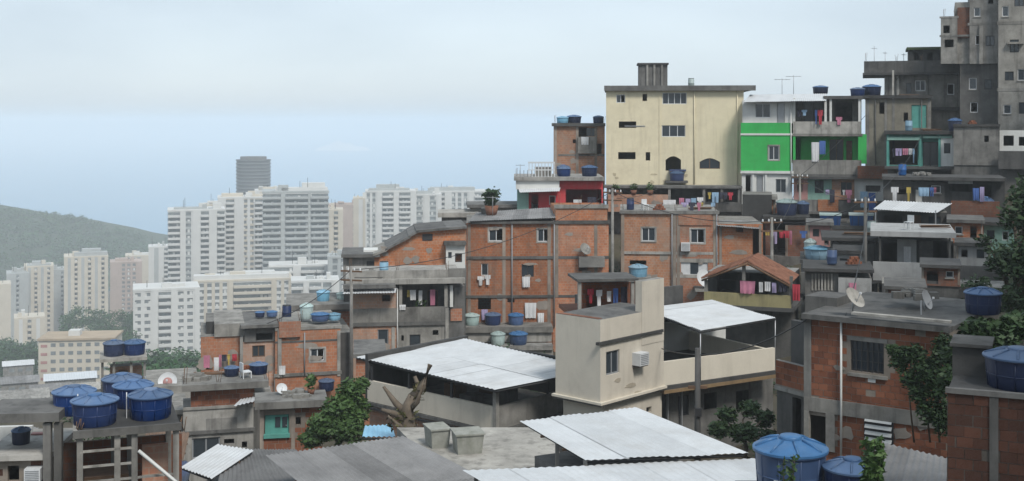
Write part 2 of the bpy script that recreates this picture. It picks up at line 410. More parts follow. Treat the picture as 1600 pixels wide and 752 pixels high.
def window(root, f, a0, a1, w0, w1, kind, depth=0.07):
    W_, H_ = a1 - a0, w1 - w0
    fm = {'w': 'alu', 'g': 'greyframe', 'n': 'wood', 'k': 'dark'}.get(kind[0], 'alu')
    t = min(0.06, W_ * 0.12, H_ * 0.12)
    if kind[0] == 'd': return
    if kind == 'D' or kind.startswith('D'):
        mt = {'Dw': 'white', 'Dt': 'teal', 'Dg': 'steel', 'Db': 'tank_blue'}.get(kind, 'wood')
        o = MB().fbox(f, a0 + 0.03, a1 - 0.03, w0, w1 - 0.03, 0.08, 0.12).build('door', mt, root)
        MB().fbox(f, a1 - 0.14, a1 - 0.10, w0 + H_ * 0.45, w0 + H_ * 0.5, 0.04, 0.08).build('handle', 'steel', o)
        return o
    fr = MB()
    fr.fbox(f, a0, a1, w1 - t, w1, depth, depth + 0.05).fbox(f, a0, a1, w0, w0 + t, depth, depth + 0.05)
    fr.fbox(f, a0, a0 + t, w0 + t, w1 - t, depth, depth + 0.05).fbox(f, a1 - t, a1, w0 + t, w1 - t, depth, depth + 0.05)
    n = 2 if W_ > 0.7 else 1
    if 'r' in kind: n = max(2, int(W_ / 0.55))
    if 'b' in kind:
        nb = max(4, int(W_ / 0.16))
        for i in range(1, nb): a = a0 + W_ * i / nb; fr.fbox(f, a - 0.012, a + 0.012, w0, w1, 0.005, 0.03)
        for q in (0.33, 0.66): fr.fbox(f, a0, a1, w0 + H_ * q - 0.012, w0 + H_ * q + 0.012, 0.031, 0.045)
    for i in range(1, n): a = a0 + W_ * i / n; fr.fbox(f, a - t / 2, a + t / 2, w0 + t, w1 - t, depth + 0.002, depth + 0.048)
    o = fr.build('window', fm, root)
    for i in range(n):
        if 'o' in kind and i == (0 if n == 1 else 1): continue
        p0, p1 = a0 + W_ * i / n + t * 0.6, a0 + W_ * (i + 1) / n - t * 0.6
        if 'c' in kind and i % 2 == 0: MB().fbox(f, p0, p1, w0 + t, w1 - t, depth + 0.015, depth + 0.03).build('shutter', fm, o)
        else: MB().fbox(f, p0, p1, w0 + t, w1 - t, depth + 0.015, depth + 0.03).build('pane', 'glass', o)
    if 's' in kind: MB().fbox(f, a0 - 0.06, a1 + 0.06, w0 - 0.07, w0, -0.07, 0.12).build('sill', 'concrete_l', o)
    if 't' in kind:      # plaster surround standing proud of the wall
        e = 0.10; sb = MB()
        sb.fbox(f, a0 - e, a1 + e, w1, w1 + e, -0.02, 0.05).fbox(f, a0 - e, a1 + e, w0 - e, w0, -0.02, 0.05)
        sb.fbox(f, a0 - e, a0, w0, w1, -0.02, 0.05).fbox(f, a1, a1 + e, w0, w1, -0.02, 0.05)
        sb.build('surround', 'concrete_l', o)
    return o

# ------------------------------------------------------------------ roofs of corrugated sheet
def corrugated(c, mat, name, parent, sheet=1.05, pitch=0.177, amp=0.022, seg=4, lap=0.02, rows=1, thick=True, wob=0.006):
    """c: front-left, front-right, back-right, back-left (local). Ridges run front to back; each sheet is its own piece."""
    A, B, C, D = [Vector(x) for x in c]
    n = max(1, round((B - A).length / sheet)); nrm = (B - A).cross(D - A).normalized()
    if nrm.z < 0: nrm = -nrm
    out = []
    for r in range(rows):
        for i in range(n):
            t0, t1 = i / n, (i + 1) / n + (0.05 / max((B - A).length, .1) if i < n - 1 else 0)
            k = max(2, int(round((B - A).length * (t1 - t0) / pitch * seg)))
            q0, q1 = r / rows - (0.02 if r else 0), (r + 1) / rows
            off = nrm * (random.uniform(-wob, wob) + 0.004 * (i % 2) + (0.008 * (r % 2)))
            tw = random.uniform(-wob, wob) * 0.8
            jit = random.uniform(-0.03, 0.03) / max((D - A).length, 1)
            mb = MB(); vs = []
            for j in range(k + 1):
                t = t0 + (t1 - t0) * j / k
                w = math.sin(2 * math.pi * (B - A).length * t / pitch) * amp
                for q in (q0 + jit, (q0 + q1) / 2, q1 + jit):
                    vs.append(A.lerp(B, t).lerp(D.lerp(C, t), q) + nrm * (w + tw * (1 - q)) + off)
            fs = [(3 * j + m, 3 * j + 3 + m, 3 * j + 4 + m, 3 * j + 1 + m) for j in range(k) for m in (0, 1)]
            mb.add(vs, fs, 0, True)
            out.append(mb.build(name, mat, parent))
    return out
def beamline(root, name, pts, r, mat, n=4):
    return MB().tube([local(root, p) for p in pts], r, n).build(name, mat, root)

# ------------------------------------------------------------------ water tanks
TANK = {}
def tank_meshes(body, lid):
    k = (body, lid)
    if k in TANK: return TANK[k]
    b = MB()
    for seg in ([(0, 0), (0.80, 0)], [(0.80, 0), (0.83, 0.03), (0.877, 0.42)], [(0.877, 0.42), (0.895, 0.425), (0.895, 0.445), (0.88, 0.45)], [(0.88, 0.45), (0.925, 0.86)], [(0.925, 0.86), (0.985, 0.875)], [(0.985, 0.875), (0.985, 0.93)], [(0.985, 0.93), (0.93, 0.94)]): b.lathe(seg, 28)
    for i in range(10):
        a = 2 * math.pi * i / 10
        b.tube([(0.85 * math.cos(a), 0.85 * math.sin(a), 0.06), (0.915 * math.cos(a), 0.915 * math.sin(a), 0.84)], 0.022, 4)
    l = MB().lathe([(1.0, 0.90), (1.0, 0.945)], 28).lathe([(1.0, 0.945), (0.97, 0.96)], 28).lathe([(0.97, 0.96), (0.62, 1.06), (0.34, 1.12)], 28).lathe([(0.34, 1.12), (0, 1.12)], 28)
    for i in range(8):
        a = 2 * math.pi * (i + .5) / 8
        l.tube([(r * math.cos(a), r * math.sin(a), z) for r, z in ((0.94, 0.965), (0.62, 1.07), (0.36, 1.125))], [0.035, 0.04, 0.03], 5)
    c = MB().lathe([(0.30, 1.12), (0.30, 1.165), (0.27, 1.185), (0, 1.19)], 18)
    TANK[k] = (b.mesh('body', body), l.mesh('lid', lid), c.mesh('cap', lid))
    return TANK[k]
def tank(loc, r, h, body, label, lid=None, group='blue roof water tanks', tilt=0.0, pipe=False):
    lid = lid or {'tank_bright': 'lid_bright', 'tank_sky': 'tank_sky', 'tank_pale': 'tank_pale', 'tank_navy': 'lid'}.get(body, 'lid')
    b, l, c = tank_meshes(body, lid)
    t = thing('water_tank', label, 'water tank', loc, random.uniform(0, 6.28), group)
    t.scale = (r, r, h / 1.15)
    link('body', b, t); o = link('lid', l, t); link('cap', c, o)
    if pipe: MB().tube([(1.02, 0, 1.05), (1.02, 0, 0.0), (1.02, 0, -0.8)], 0.025, 6).build('pipe', 'alu', t)
    return t
def htank(h, px, v, zpy, zv, wpx, hpx, body, label, **kw):
    """A tank on a house deck: stands at column px, depth v; the deck's edge is seen at row zpy on plane zv."""
    u = h.u(px, v); w = h.W(u, v, h.z(zpy, zv)); k = w.y / F
    return tank(w, wpx / 2 * k, hpx * k, body, label, **kw)

# ------------------------------------------------------------------ leaves
def leaf_cloud(blobs, n, size, seed=0, flat=0.5):
    """n leaf sprays (bent quads) spread through ellipsoid clumps [(centre, (rx, ry, rz))]."""
    rg = np.random.default_rng(seed)
    vol = np.array([r[0] * r[1] * r[2] for _, r in blobs]) ** 0.75; vol /= vol.sum()
    idx = rg.choice(len(blobs), n, p=vol)
    C_ = np.array([b[0] for b in blobs])[idx]; R_ = np.array([b[1] for b in blobs])[idx]
    dd = rg.normal(size=(n, 3)); dd /= np.linalg.norm(dd, axis=1, keepdims=True)
    rad = rg.uniform(0.0, 1.0, (n, 1)) ** 0.45 * rg.uniform(0.75, 1.12, (n, 1))
    p = C_ + dd * rad * R_
    a = rg.normal(size=(n, 3)); a[:, 2] *= flat; a /= np.linalg.norm(a, axis=1, keepdims=True)
    b = np.cross(a, rg.normal(size=(n, 3)) + dd); b /= np.linalg.norm(b, axis=1, keepdims=True) + 1e-9
    s = size * rg.uniform(0.5, 1.3, (n, 1)); w = s * rg.uniform(0.3, 0.55, (n, 1))
    v = np.stack([p - a * s, p + b * w, p + a * s, p - b * w], 1).reshape(-1, 3)
    return v, np.arange(4 * n).reshape(-1, 4)
def cloud_mesh(name, v, f, mat):
    me = bpy.data.meshes.new(name); me.vertices.add(len(v)); me.vertices.foreach_set('co', v.astype(np.float32).ravel())
    me.loops.add(f.size); me.loops.foreach_set('vertex_index', f.astype(np.int32).ravel())
    me.polygons.add(len(f)); me.polygons.foreach_set('loop_start', np.arange(0, f.size, f.shape[1], dtype=np.int32))
    me.update(calc_edges=True); me.materials.append(M[mat]); me.validate()
    return me
def tree(name, label, loc, blobs, n, size, mat, trunk_r, seed, limbs=None, group=None, cat='tree', bark='bark'):
    t = thing(name, label, cat, loc, 0, group)
    L = [(Vector(b[0]) - Vector(loc), b[1]) for b in blobs]
    mb = MB(); rg = random.Random(seed)
    top = sum((b[0] for b in L), Vector()) / len(L)
    fork = Vector((top.x * 0.5, top.y * 0.5, max(top.z * 0.5, 0.4)))
    mb.tube([(0, 0, -0.4), fork * 0.5 + Vector((rg.uniform(-.1, .1), rg.uniform(-.1, .1), 0)), fork], [trunk_r * 1.2, trunk_r, trunk_r * 0.8], 7)
    for c, r in L:
        c = Vector(c); m = fork.lerp(c, 0.55) + Vector((rg.uniform(-.2, .2), rg.uniform(-.2, .2), rg.uniform(0, .3)))
        mb.tube([fork, m, c], [trunk_r * 0.6, trunk_r * 0.35, trunk_r * 0.15], 5)
    mb.build('trunk', bark, t)
    v, f = leaf_cloud([(tuple(c), r) for c, r in L], n, size, seed)
    link('crown', cloud_mesh('crown', v, f, mat), t)
    return t

# ------------------------------------------------------------------ sea, hill, island
def sea():
    m, n, l, b = nodes_of('sea_water')
    g = n.new('ShaderNodeNewGeometry').outputs['Position']
    a = noise_n(n, l, g, 0.0012, 5, 0.6, (1, 2.5, 1)); f = noise_n(n, l, g, 0.03, 4, 0.6)
    c = mixc(n, l, ramp(n, l, a, 0.35, 0.65), (0.02, 0.16, 0.29), (0.03, 0.195, 0.34))
    l.new(c, b.inputs['Base Color']); b.inputs['Roughness'].default_value = 0.2; b.inputs['IOR'].default_value = 1.33
    bump(n, l, b, f, 0.25, 0.6)
    o = MB().add([(-26000, 880, 0), (26000, 880, 0), (26000, 44000, 0), (-26000, 44000, 0)], [(0, 1, 2, 3)]).build('sea', m)
    structure(o); o['label'] = 'pale blue open sea fading into haze'
sea()
def fbm(x, y, o=5, s=1.0):
    return noise.fractal(Vector((x * s, y * s, 3.7)), 0.9, 2.1, o)
def smooth(a, b, x):
    t = min(max((x - a) / (b - a), 0), 1); return t * t * (3 - 2 * t)
def hill():
    nx, ny = 90, 40; vs = []; fs = []
    def hz(x, y):
        ridge = np.interp(x, [-1400, -900, -700, -560, -480, -420, -370, -330], [110, 95, 78, 58, 43, 27, 13, -6])
        return ridge * (1 - ((y - 1300) / 260) ** 2) + fbm(x, y, 5, 0.012) * 5
    for j in range(ny):
        for i in range(nx):
            x = -1400 + 1100 * i / (nx - 1); y = 1040 + 500 * j / (ny - 1)
            vs.append((x, y, hz(x, y) - 2))
    fs = [(j * nx + i, j * nx + i + 1, (j + 1) * nx + i + 1, (j + 1) * nx + i) for j in range(ny - 1) for i in range(nx - 1)]
    mb = MB(); mb.add(vs, fs, 0, True)
    o = structure(mb.build('hill', surf('hill_undergrowth', (0.035, 0.06, 0.026), 0.4, amt=0.3, scale=0.02, streak=False)))
    o['label'] = 'dark wooded headland above the sea'
    rg = np.random.default_rng(3); bl = []
    while len(bl) < 1500:
        x, y = rg.uniform(-720, -325), rg.uniform(1040, 1330)
        z = hz(x, y)
        if z > 1.5: r = rg.uniform(3.2, 6.5); bl.append(((x, y, z + r * 0.25), (r, r, r * 0.75)))
    v, f = leaf_cloud(bl, 42000, 1.5, 5)
    w = link('forest', cloud_mesh('forest', v, f, 'leaf_far')); w['kind'] = 'stuff'; w['label'] = 'dense dark green forest covering the headland'; w['category'] = 'forest'
hill()
def island():
    nx, ny = 48, 12; vs = []
    for j in range(ny):
        for i in range(nx):
            s, t = i / (nx - 1), j / (ny - 1)
            x = -1030 + 300 * s; y = 6250 + 160 * t
            prof = np.interp(s, [0, .08, .25, .40, .50, .62, .75, .9, 1], [-3, 16, 30, 58, 40, 34, 22, 18, -3])
            z = prof * (1 - (2 * t - 1) ** 2) ** 0.6 + fbm(x, y, 5, 0.02) * 6 * math.sin(math.pi * s) - 2
            vs.append((x, y, z))
    fs = [(j * nx + i, j * nx + i + 1, (j + 1) * nx + i + 1, (j + 1) * nx + i) for j in range(ny - 1) for i in range(nx - 1)]
    mb = MB(); mb.add(vs, fs, 0, True)
    o = structure(mb.build('island', surf('bare_rock', (0.74, 0.69, 0.64), 0.3, amt=0.2, scale=0.05)))
    o['label'] = 'small rocky island far out in the haze'
island()

# ------------------------------------------------------------------ the apartment towers by the beach
M['tw_white'] = surf('tower_white_render', (0.60, 0.60, 0.575), 0.12, amt=0.15, dirt=(0.3, 0.29, 0.27), scale=0.08)
M['tw_cream'] = surf('tower_cream_render', (0.56, 0.51, 0.42), 0.14, amt=0.2, dirt=(0.3, 0.26, 0.2), scale=0.08)
M['tw_pink'] = surf('tower_pinkish_render', (0.45, 0.36, 0.31), 0.15, amt=0.2, scale=0.08)
M['tw_grey'] = surf('tower_grey_render', (0.40, 0.42, 0.41), 0.15, amt=0.2, scale=0.08)
def tower(label, px0, px1, top, Y, D, bays, mat='tw_white', fh=3.0, z0=8.0, yaw=None, bandf=0.42, pent=(), mat2=None, cat='apartment tower', name='apartment_tower', group='apartment towers by the beach', glass='farglass', visible_to=None):
    h = House(name, label, px0, Y, EY + (CZ - z0) / Y * F, yaw, cat, group, ground=False)
    Wd = h.u(px1); H = h.z(top); mat2 = mat2 or mat
    MB().box(0.4, Wd - 0.4, 0.4, D - 0.4, 0, H - 0.6).build('core', glass, h.root)
    nf = int(H / fh); zlow = max(0, H - fh * nf)
    vis = int((H - h.z(visible_to or 620)) / fh) + 1
    sp = MB()
    for k in range(min(nf, vis) + 1):
        z = H - k * fh
        sp.box(0.05, Wd - 0.05, 0.12, D - 0.05, z - fh * bandf * 0.5, z + fh * bandf * 0.5 if k else z)
    o = sp.build('spandrels', mat2, h.root); o['kind'] = 'stuff'
    tot = sum(w for _, w in bays); a = 0.0
    for kind, w in bays:
        b = a + Wd * w / tot
        if kind == 'V':
            MB().box(a, b, -0.35, D * 0.4, 0, H + 0.5).build('pier', mat, h.root)
        elif kind == 'v':
            MB().box(a, b, -0.12, 0.5, 0, H).build('pier', mat2, h.root)
        elif kind == 'B':
            me = MB().box(a + 0.1, b - 0.1, -1.5, 0.11, 0, 1.15).mesh('balcony', mat)
            for k in range(1, min(nf, vis) + 1):
                p = link('balcony', me, h.root); p.location = (0, 0, H - k * fh - 0.1)
        elif kind == 'W':
            n = max(1, int((b - a) / 3.2)); mb = MB()
            for i in range(n + 1):
                c = a + (b - a) * i / n; mb.box(max(a, c - 0.75), min(b, c + 0.75), 0.02, 0.45, 0, H - 0.1)
            q = mb.build('window_piers', mat, h.root); q['kind'] = 'stuff'
        a = b
    rg = random.Random(int(px0 * 7 + top)); cu, wd = MB(), MB(); nb = max(2, int(Wd / 1.9))
    for k in range(min(nf, vis)):
        for i in range(nb):
            q = rg.random(); x = 0.5 + (Wd - 1.0) * i / nb
            if q < .30: cu.box(x + .1, x + 1.3, 0.30, 0.38, H - (k + 1) * fh + fh * bandf * .5, H - k * fh - fh * (bandf * .5 + rg.choice((0, 0, .2, .3))))
            elif q < .40: wd.box(x + .1, x + .8, -.1, 0.3, H - (k + 1) * fh + fh * bandf * .5, H - (k + 1) * fh + fh * bandf * .5 + .6)
    if cu.v: o = cu.build('blinds', 'tw_white', h.root); o['kind'] = 'stuff'
    if wd.v: o = wd.build('air_conditioners', 'tw_white', h.root); o['kind'] = 'stuff'
    MB().box(-0.1, Wd + 0.1, -0.1, D + 0.1, H - 0.05, H + 0.9).build('parapet', mat, h.root)
    for i in range(3):
        x = rg.uniform(.1, .8) * Wd; w = rg.uniform(.06, .16) * Wd; MB().box(x, x + w, 3 + i, 7 + i, H + .85, H + rg.uniform(1.8, 4.2)).build('rooftop_room', mat2 if i % 2 else mat, h.root)
    for i in range(2): x = rg.uniform(.1, .9) * Wd; MB().tube([(x, 5, H + .9), (x, 5, H + rg.uniform(4, 8))], .12, 4).build('mast', 'dark', h.root)
    for (p0, p1, t, v0) in pent:
        MB().box(h.u(p0, v0), h.u(p1, v0), v0, min(v0 + 8, D - 1), H + 0.88, h.z(t, v0)).build('rooftop_block', mat2, h.root)
    return h
FIN = lambda n: [('V' if i % 2 == 0 else ('v' if i % 4 == 1 else 'B'), 1.0 if i % 2 == 0 else .8) for i in range(n)]
tower('pale cream tower cut by the photo edge below the wooded headland', -30, 17, 448, 700, 16, [('V', 2), ('W', 3), ('V', 1), ('v', 1), ('V', 1)], 'tw_cream')
tower('grey striped tower just behind the leftmost cream tower', 10, 45, 430, 760, 18, FIN(7), 'tw_grey', pent=[(18, 42, 425, 3), (24, 34, 422, 5)], mat2='tw_grey')
tower('white vertically ribbed tower second in the row below the headland', 38, 84, 419, 770, 20, FIN(9), 'tw_cream', mat2='tw_grey', pent=[(42, 80, 414, 2), (50, 72, 410, 5)])
tower('narrow grey tower wedged between the ribbed towers under the headland', 82, 104, 424, 790, 18, FIN(5), 'tw_grey', pent=[(86, 98, 420, 3)])
tower('tall cream tower with flat crown in front of the headland', 100, 169, 404, 750, 20, FIN(13), 'tw_cream', mat2='tw_grey', pent=[(116, 168, 396, 1), (128, 158, 391, 4)])
tower('pinkish stepped tower behind the cream tower with flat crown', 172, 222, 412, 840, 18, [('V', 2), ('W', 3), ('V', 1)], 'tw_pink', pent=[(180, 200, 405, 3)])
tower('pale tower with white roof slab at the seaward end of the headland', 196, 263, 402, 880, 20, [('W', 3), ('V', 2), ('B', 3)], 'tw_cream', mat2='tw_white', pent=[(210, 258, 397, 2)])
tower('white slab tower with balcony stacks nearest the open sea', 262, 352, 331, 650, 22, [('B', 3), ('V', 1), ('W', 2), ('V', 2), ('B', 2), ('V', 2), ('B', 2)], 'tw_white', mat2='tw_grey', pent=[(272, 318, 325, 3), (326, 346, 327, 4)])
tower('tall white tower standing below the dark round hotel', 340, 424, 311, 690, 22, [('V', 2), ('B', 2), ('V', 2), ('W', 3), ('B', 2), ('V', 2)], 'tw_white', mat2='tw_cream', pent=[(346, 380, 303, 4), (392, 418, 305, 3)])
tower('broad grey green tower wrapped in continuous balconies', 410, 514, 302, 625, 24, [('B', 4), ('V', 1), ('B', 5), ('V', .6), ('B', 4)], 'tw_grey', mat2='tw_white', pent=[(440, 512, 294, 3), (472, 508, 287, 5)])
tower('flat pinkish tower seen through the gap between white towers', 512, 572, 322, 820, 18, [('V', 2), ('v', 2), ('V', 1), ('W', 2), ('V', 1)], 'tw_pink', mat2='tw_pink', pent=[(520, 550, 318, 3)])
tower('white tower with stacked balconies behind the brick gable house', 571, 650, 301, 700, 20, [('W', 2), ('V', 1), ('B', 2), ('V', 1), ('B', 2), ('V', 1)], 'tw_white', mat2='tw_grey', pent=[(576, 640, 295, 2), (588, 624, 289, 5)])
tower('white tower with slim vertical ribs beside the stacked balconies', 642, 690, 306, 720, 20, [('V', 1), ('W', 2), ('V', 1), ('W', 2), ('V', 1)], 'tw_white', mat2='tw_grey', pent=[(648, 676, 299, 3)])
tower('white tower with flat dark crown above the brick gable house', 676, 760, 301, 740, 20, [('B', 2), ('V', 1), ('W', 3), ('V', 1), ('B', 2)], 'tw_white', mat2='tw_grey', pent=[(672, 742, 293, 2)])
tower('front white apartment block with two bright stair shafts', 208, 312, 456, 520, 20, [('W', 3), ('V', 1), ('B', 2), ('V', .8), ('W', 3), ('V', .8)], 'tw_white', mat2='tw_white', z0=28, pent=[(216, 250, 451, 3), (268, 300, 452, 4)], bandf=0.5)
tower('wide modern block with beige portal frames around its glazing', 303, 458, 442, 570, 20, [('V', .5), ('W', 4), ('V', .6), ('B', 5), ('V', .5), ('W', 2), ('V', .4)], 'tw_cream', mat2='tw_white', z0=20, pent=[(303, 452, 432, 1), (380, 430, 428, 6)])
tower('low white balcony block behind the wide modern block', 420, 520, 418, 600, 18, [('B', 3), ('V', 1), ('B', 3), ('V', 1)], 'tw_white', mat2='tw_grey', z0=20)
tower('blue grey glazed block beside the low balcony block', 512, 548, 404, 585, 16, [('v', .6), ('W', 3), ('v', .6)], 'tw_grey', mat2='tw_grey', z0=20, bandf=0.3)
tower('hazy tower filling the gap behind the white slab tower', 318, 360, 322, 790, 20, FIN(7), 'tw_cream', mat2='tw_white', pent=[(324, 346, 315, 3)])
tower('pale tower peeping over the low blocks between the headland and sea', 232, 272, 388, 800, 18, FIN(5), 'tw_white', mat2='tw_grey')
tower('hazy tower behind the broad balcony tower', 398, 448, 300, 800, 20, FIN(7), 'tw_white', mat2='tw_cream', pent=[(404, 436, 293, 3)])
tower('hazy cream tower right of the broad balcony tower', 500, 536, 330, 700, 18, FIN(5), 'tw_cream', mat2='tw_grey')
tower('cream tower between the pinkish and balcony towers above the gable', 552, 590, 312, 760, 18, FIN(5), 'tw_cream', mat2='tw_white')
tower('low cream block in front of the ribbed towers by the trees', 22, 70, 500, 640, 16, FIN(7), 'tw_cream', mat2='tw_white', z0=18)
tower('low grey block behind the wide modern block with portal frames', 455, 530, 442, 545, 16, [('B', 2), ('V', 1), ('B', 2), ('W', 2), ('V', 1)], 'tw_white', mat2='tw_grey', z0=24)
def hotel():
    Y = 1080; r = 27 / F * Y
    c = P(396, 250, Y); t = thing('hotel_tower', 'dark cylindrical hotel tower rising alone behind the white towers', 'hotel', (c.x, Y, 3))
    H = c.z - 3; mb = MB()
    mb.lathe([(r - 0.5, 0), (r - 0.5, H), (0, H)], 32).build('glass_drum', surf('hotel_glass', (0.055, 0.065, 0.07), 0.3, amt=0, rough=0.35, streak=False), t)
    rg = MB()
    for k in range(34):
        z = H - k * 3.1; rg.lathe([(r - 0.5, z - 0.5), (r, z - 0.5), (r, z + 0.35), (r - 0.5, z + 0.35)], 32)
    o = rg.build('floor_rings', surf('hotel_bands', (0.15, 0.16, 0.165), 0.2, amt=0.1), t); o['kind'] = 'stuff'
    MB().lathe([(r * 0.75, H), (r * 0.75, H + 3), (0, H + 3)], 24).build('plant_room', 'concrete_d', t)
hotel()
def slab_block():
    h = House('apartment_slab', 'long low beige apartment slab with tan roof and red striped end', 60, 430, 600, 7, 'apartment block', None, ground=False)
    u1 = h.u(178); H = h.z(533)
    h0 = MB().box(0, u1, 0, 15, -12, H).build('wall', 'tw_cream', h.root)
    MB().box(-0.4, u1 + 0.4, -0.5, 15.5, H, H + 0.7).build('roof', surf('tan_roof', (0.42, 0.33, 0.23), 0.25, amt=0.3, scale=0.1), h.root)
    me = MB().box(0, 1.7, -0.05, 0.02, 0, 1.3).mesh('window', 'farglass'); n = 0
    for k in range(5):
        for i in range(int((u1 - 4) / 3.0)):
            o = link('window', me, h.root); o.location = (4.2 + i * 3.0, -0.02, H - 2.2 - k * 2.9)
    st = MB().box(0, 2.2, -0.07, 0.02, 0, 1.0).mesh('stripe', 'pink')
    for k in range(5): o = link('stripe', st, h.root); o.location = (0.8, -0.02, H - 2.4 - k * 2.9)
    MB().box(u1 * 0.35, u1 * 0.5, 5, 9, H + 0.7, H + 2.6).build('rooftop_block', 'tw_white', h.root)
slab_block()
SHEDS = [(2, 60, 601, 330, 8, 'fibro'), (70, 150, 596, 350, 9, 'zinc'), (5, 52, 573, 420, 7, 'whiteroof'), (-10, 75, 628, 240, 8, 'concrete'), (48, 110, 615, 270, 7, 'fibro'), (100, 160, 612, 290, 6, 'concrete_l')]
SHL = ['low grey shed on the valley floor behind the water tanks', 'pale zinc shed beside the striped apartment slab', 'small white roofed shed among trees at the picture edge', 'long flat concrete shed behind the rooftop slab at the edge', 'grey roofed shed right behind the front water tanks', 'light concrete shed below the striped apartment slab']
for (a, b, t, Y, D, mt), lb in zip(SHEDS, SHL):
    h = House('shed', lb, a, Y, t + 3.5 / Y * F, None, 'shed', 'sheds on the valley floor')
    u1 = h.u(b); H = h.z(t)
    MB().box(0, u1, 0, D, -4, H).build('wall', 'concrete', h.root)
    c = [(-.4, -.5, H + .05), (u1 + .4, -.5, H + .05), (u1 + .4, D / 2, H + 1.2), (-.4, D / 2, H + 1.2)]
    corrugated(c, mt, 'roof_sheet', h.root, sheet=4, pitch=0.7, amp=0.05)
    corrugated([c[3], c[2], (u1 + .4, D + .5, H + .05), (-.4, D + .5, H + .05)], mt, 'roof_sheet', h.root, sheet=4, pitch=0.7, amp=0.05)
    for i in range(3): MB().box(u1 * (0.2 + .28 * i), u1 * (0.2 + .28 * i) + 1.6, -0.06, 0.02, H - 2.2, H - 1.0).build('window', 'farglass', h.root)
def city_woods():
    rg = np.random.default_rng(11); bl = []
    for (px0, px1, py0, py1, Y, n) in ((-20, 62, 545, 605, 470, 70), (100, 212, 486, 535, 600, 90), (190, 330, 560, 590, 330, 70), (0, 60, 535, 560, 560, 40), (225, 320, 585, 600, 230, 40), (160, 215, 515, 560, 520, 40)):
        for i in range(n):
            Yq = Y + rg.uniform(-25, 25); p = P(rg.uniform(px0, px1), rg.uniform(py0, py1), Yq); r = rg.uniform(2.2, 4.5)
            bl.append((tuple(p), (r, r, r * 0.8)))
    v, f = leaf_cloud(bl, 42000, 0.62, 8)
    w = link('woods', cloud_mesh('woods', v, f, 'leaf_far')); w['kind'] = 'stuff'; w['label'] = 'trees filling the valley between the apartment blocks'; w['category'] = 'trees'
city_woods()

# ------------------------------------------------------------------ upper row on the ridge
ANT = 'rooftop antennas'
def antenna(loc, h, label, arms=4, w=0.5):
    t = thing('antenna', label, 'antenna', loc, random.uniform(-.6, .6), ANT)
    MB().tube([(0, 0, 0), (0, 0, h)], 0.025, 5).build('mast', 'steel', t)
    MB().tube([(-w, 0, h * 0.93), (w, 0, h * 0.93)], 0.018, 4).build('boom', 'steel', t)
    for i in range(arms):
        x = -w * 0.9 + 1.8 * w * i / (arms - 1)
        MB().tube([(x, -w * 0.5, h * 0.93 + .02), (x, w * 0.5, h * 0.93 + .02)], 0.012, 4).build('element', 'steel', t)
    return t
def dish(loc, r, label, yaw=0.0, tilt=35, mat='alu', group='satellite dishes', emblem=None):
    t = thing('satellite_dish', label, 'satellite dish', loc, yaw, group)
    prof = [(0.0, 0.0)] + [(r * k / 5, 0.22 * r * (k / 5) ** 2) for k in range(1, 6)]
    c = MB().lathe(prof + [(r * 1.02, 0.235 * r)] + [(r * k / 5, 0.22 * r * (k / 5) ** 2 - 0.03 * r) for k in range(5, 0, -1)] + [(0, -0.03 * r)], 22).build('reflector', mat, t)
    c.rotation_euler = (R(90 - tilt), 0, 0); c.location = (0, 0, r * 1.15)
    MB().tube([(0, 0.1 * r, 0), (0, 0.1 * r, r * 1.1)], 0.06 * r, 6).build('mast', 'steel', t)
    d_ = Vector((0, -math.cos(R(tilt)), math.sin(R(tilt))))
    MB().tube([Vector((0, 0, r * 0.35)), Vector((0, 0, r * 1.15)) + d_ * r * 0.85], 0.03 * r, 5).build('feed_arm', 'steel', t)
    MB().box(-.09 * r, .09 * r, -.09 * r, .09 * r, -.09 * r, .09 * r).build('feed_horn', 'alu', t).location = Vector((0, 0, r * 1.15)) + d_ * r * 0.85
    if emblem:
        e = MB().lathe([(0, 0.035 * r), (r * 0.5, 0.095 * r), (r * 0.5, 0.075 * r)], 16).build('emblem', emblem, c)
    return t
def cloth(h, px0, px1, py0, py1, v, mat, label, name='hanging_cloth', cat='laundry', group='washing hung out to dry', shape=None):
    """A piece of washing pegged along its top edge, falling in soft folds."""
    u0, u1 = h.u(px0, v), h.u(px1, v); z1, z0 = h.z(py0, v), h.z(py1, v)
    o = h.W((u0 + u1) / 2, v, z1); w = u1 - u0; H = z1 - z0; nx, nz = 9, 5; ph = random.uniform(0, 6)
    vs = [(w * (i / nx - .5) * (1 - 0.06 * j / nz), 0.05 * math.sin(i * 1.9 + ph) * (0.3 + j / nz) + 0.02 * math.sin(j + ph), -H * j / nz - 0.05 * H * abs(math.sin(i * 1.3 + ph)) * (j / nz)) for j in range(nz + 1) for i in range(nx + 1)]
    shape = shape or ('shirt' if 'shirt' in label or 'top' in label.split() else 'trousers' if 'trousers' in label else 'towel')
    keep = {'shirt': lambda i, j: j < 2 or 2 <= i < nx - 2, 'trousers': lambda i, j: j < 2 or abs(i - nx // 2) > 0, 'towel': lambda i, j: True}[shape]
    fs = [(j * (nx + 1) + i, j * (nx + 1) + i + 1, (j + 1) * (nx + 1) + i + 1, (j + 1) * (nx + 1) + i) for j in range(nz) for i in range(nx) if keep(i, j)]
    mb = MB(); mb.add(vs, fs, 0, True)
    c = mb.build(name, mat); c.location = o; c.rotation_euler = (0, 0, h.yaw)
    return tag(c, label, cat, group)
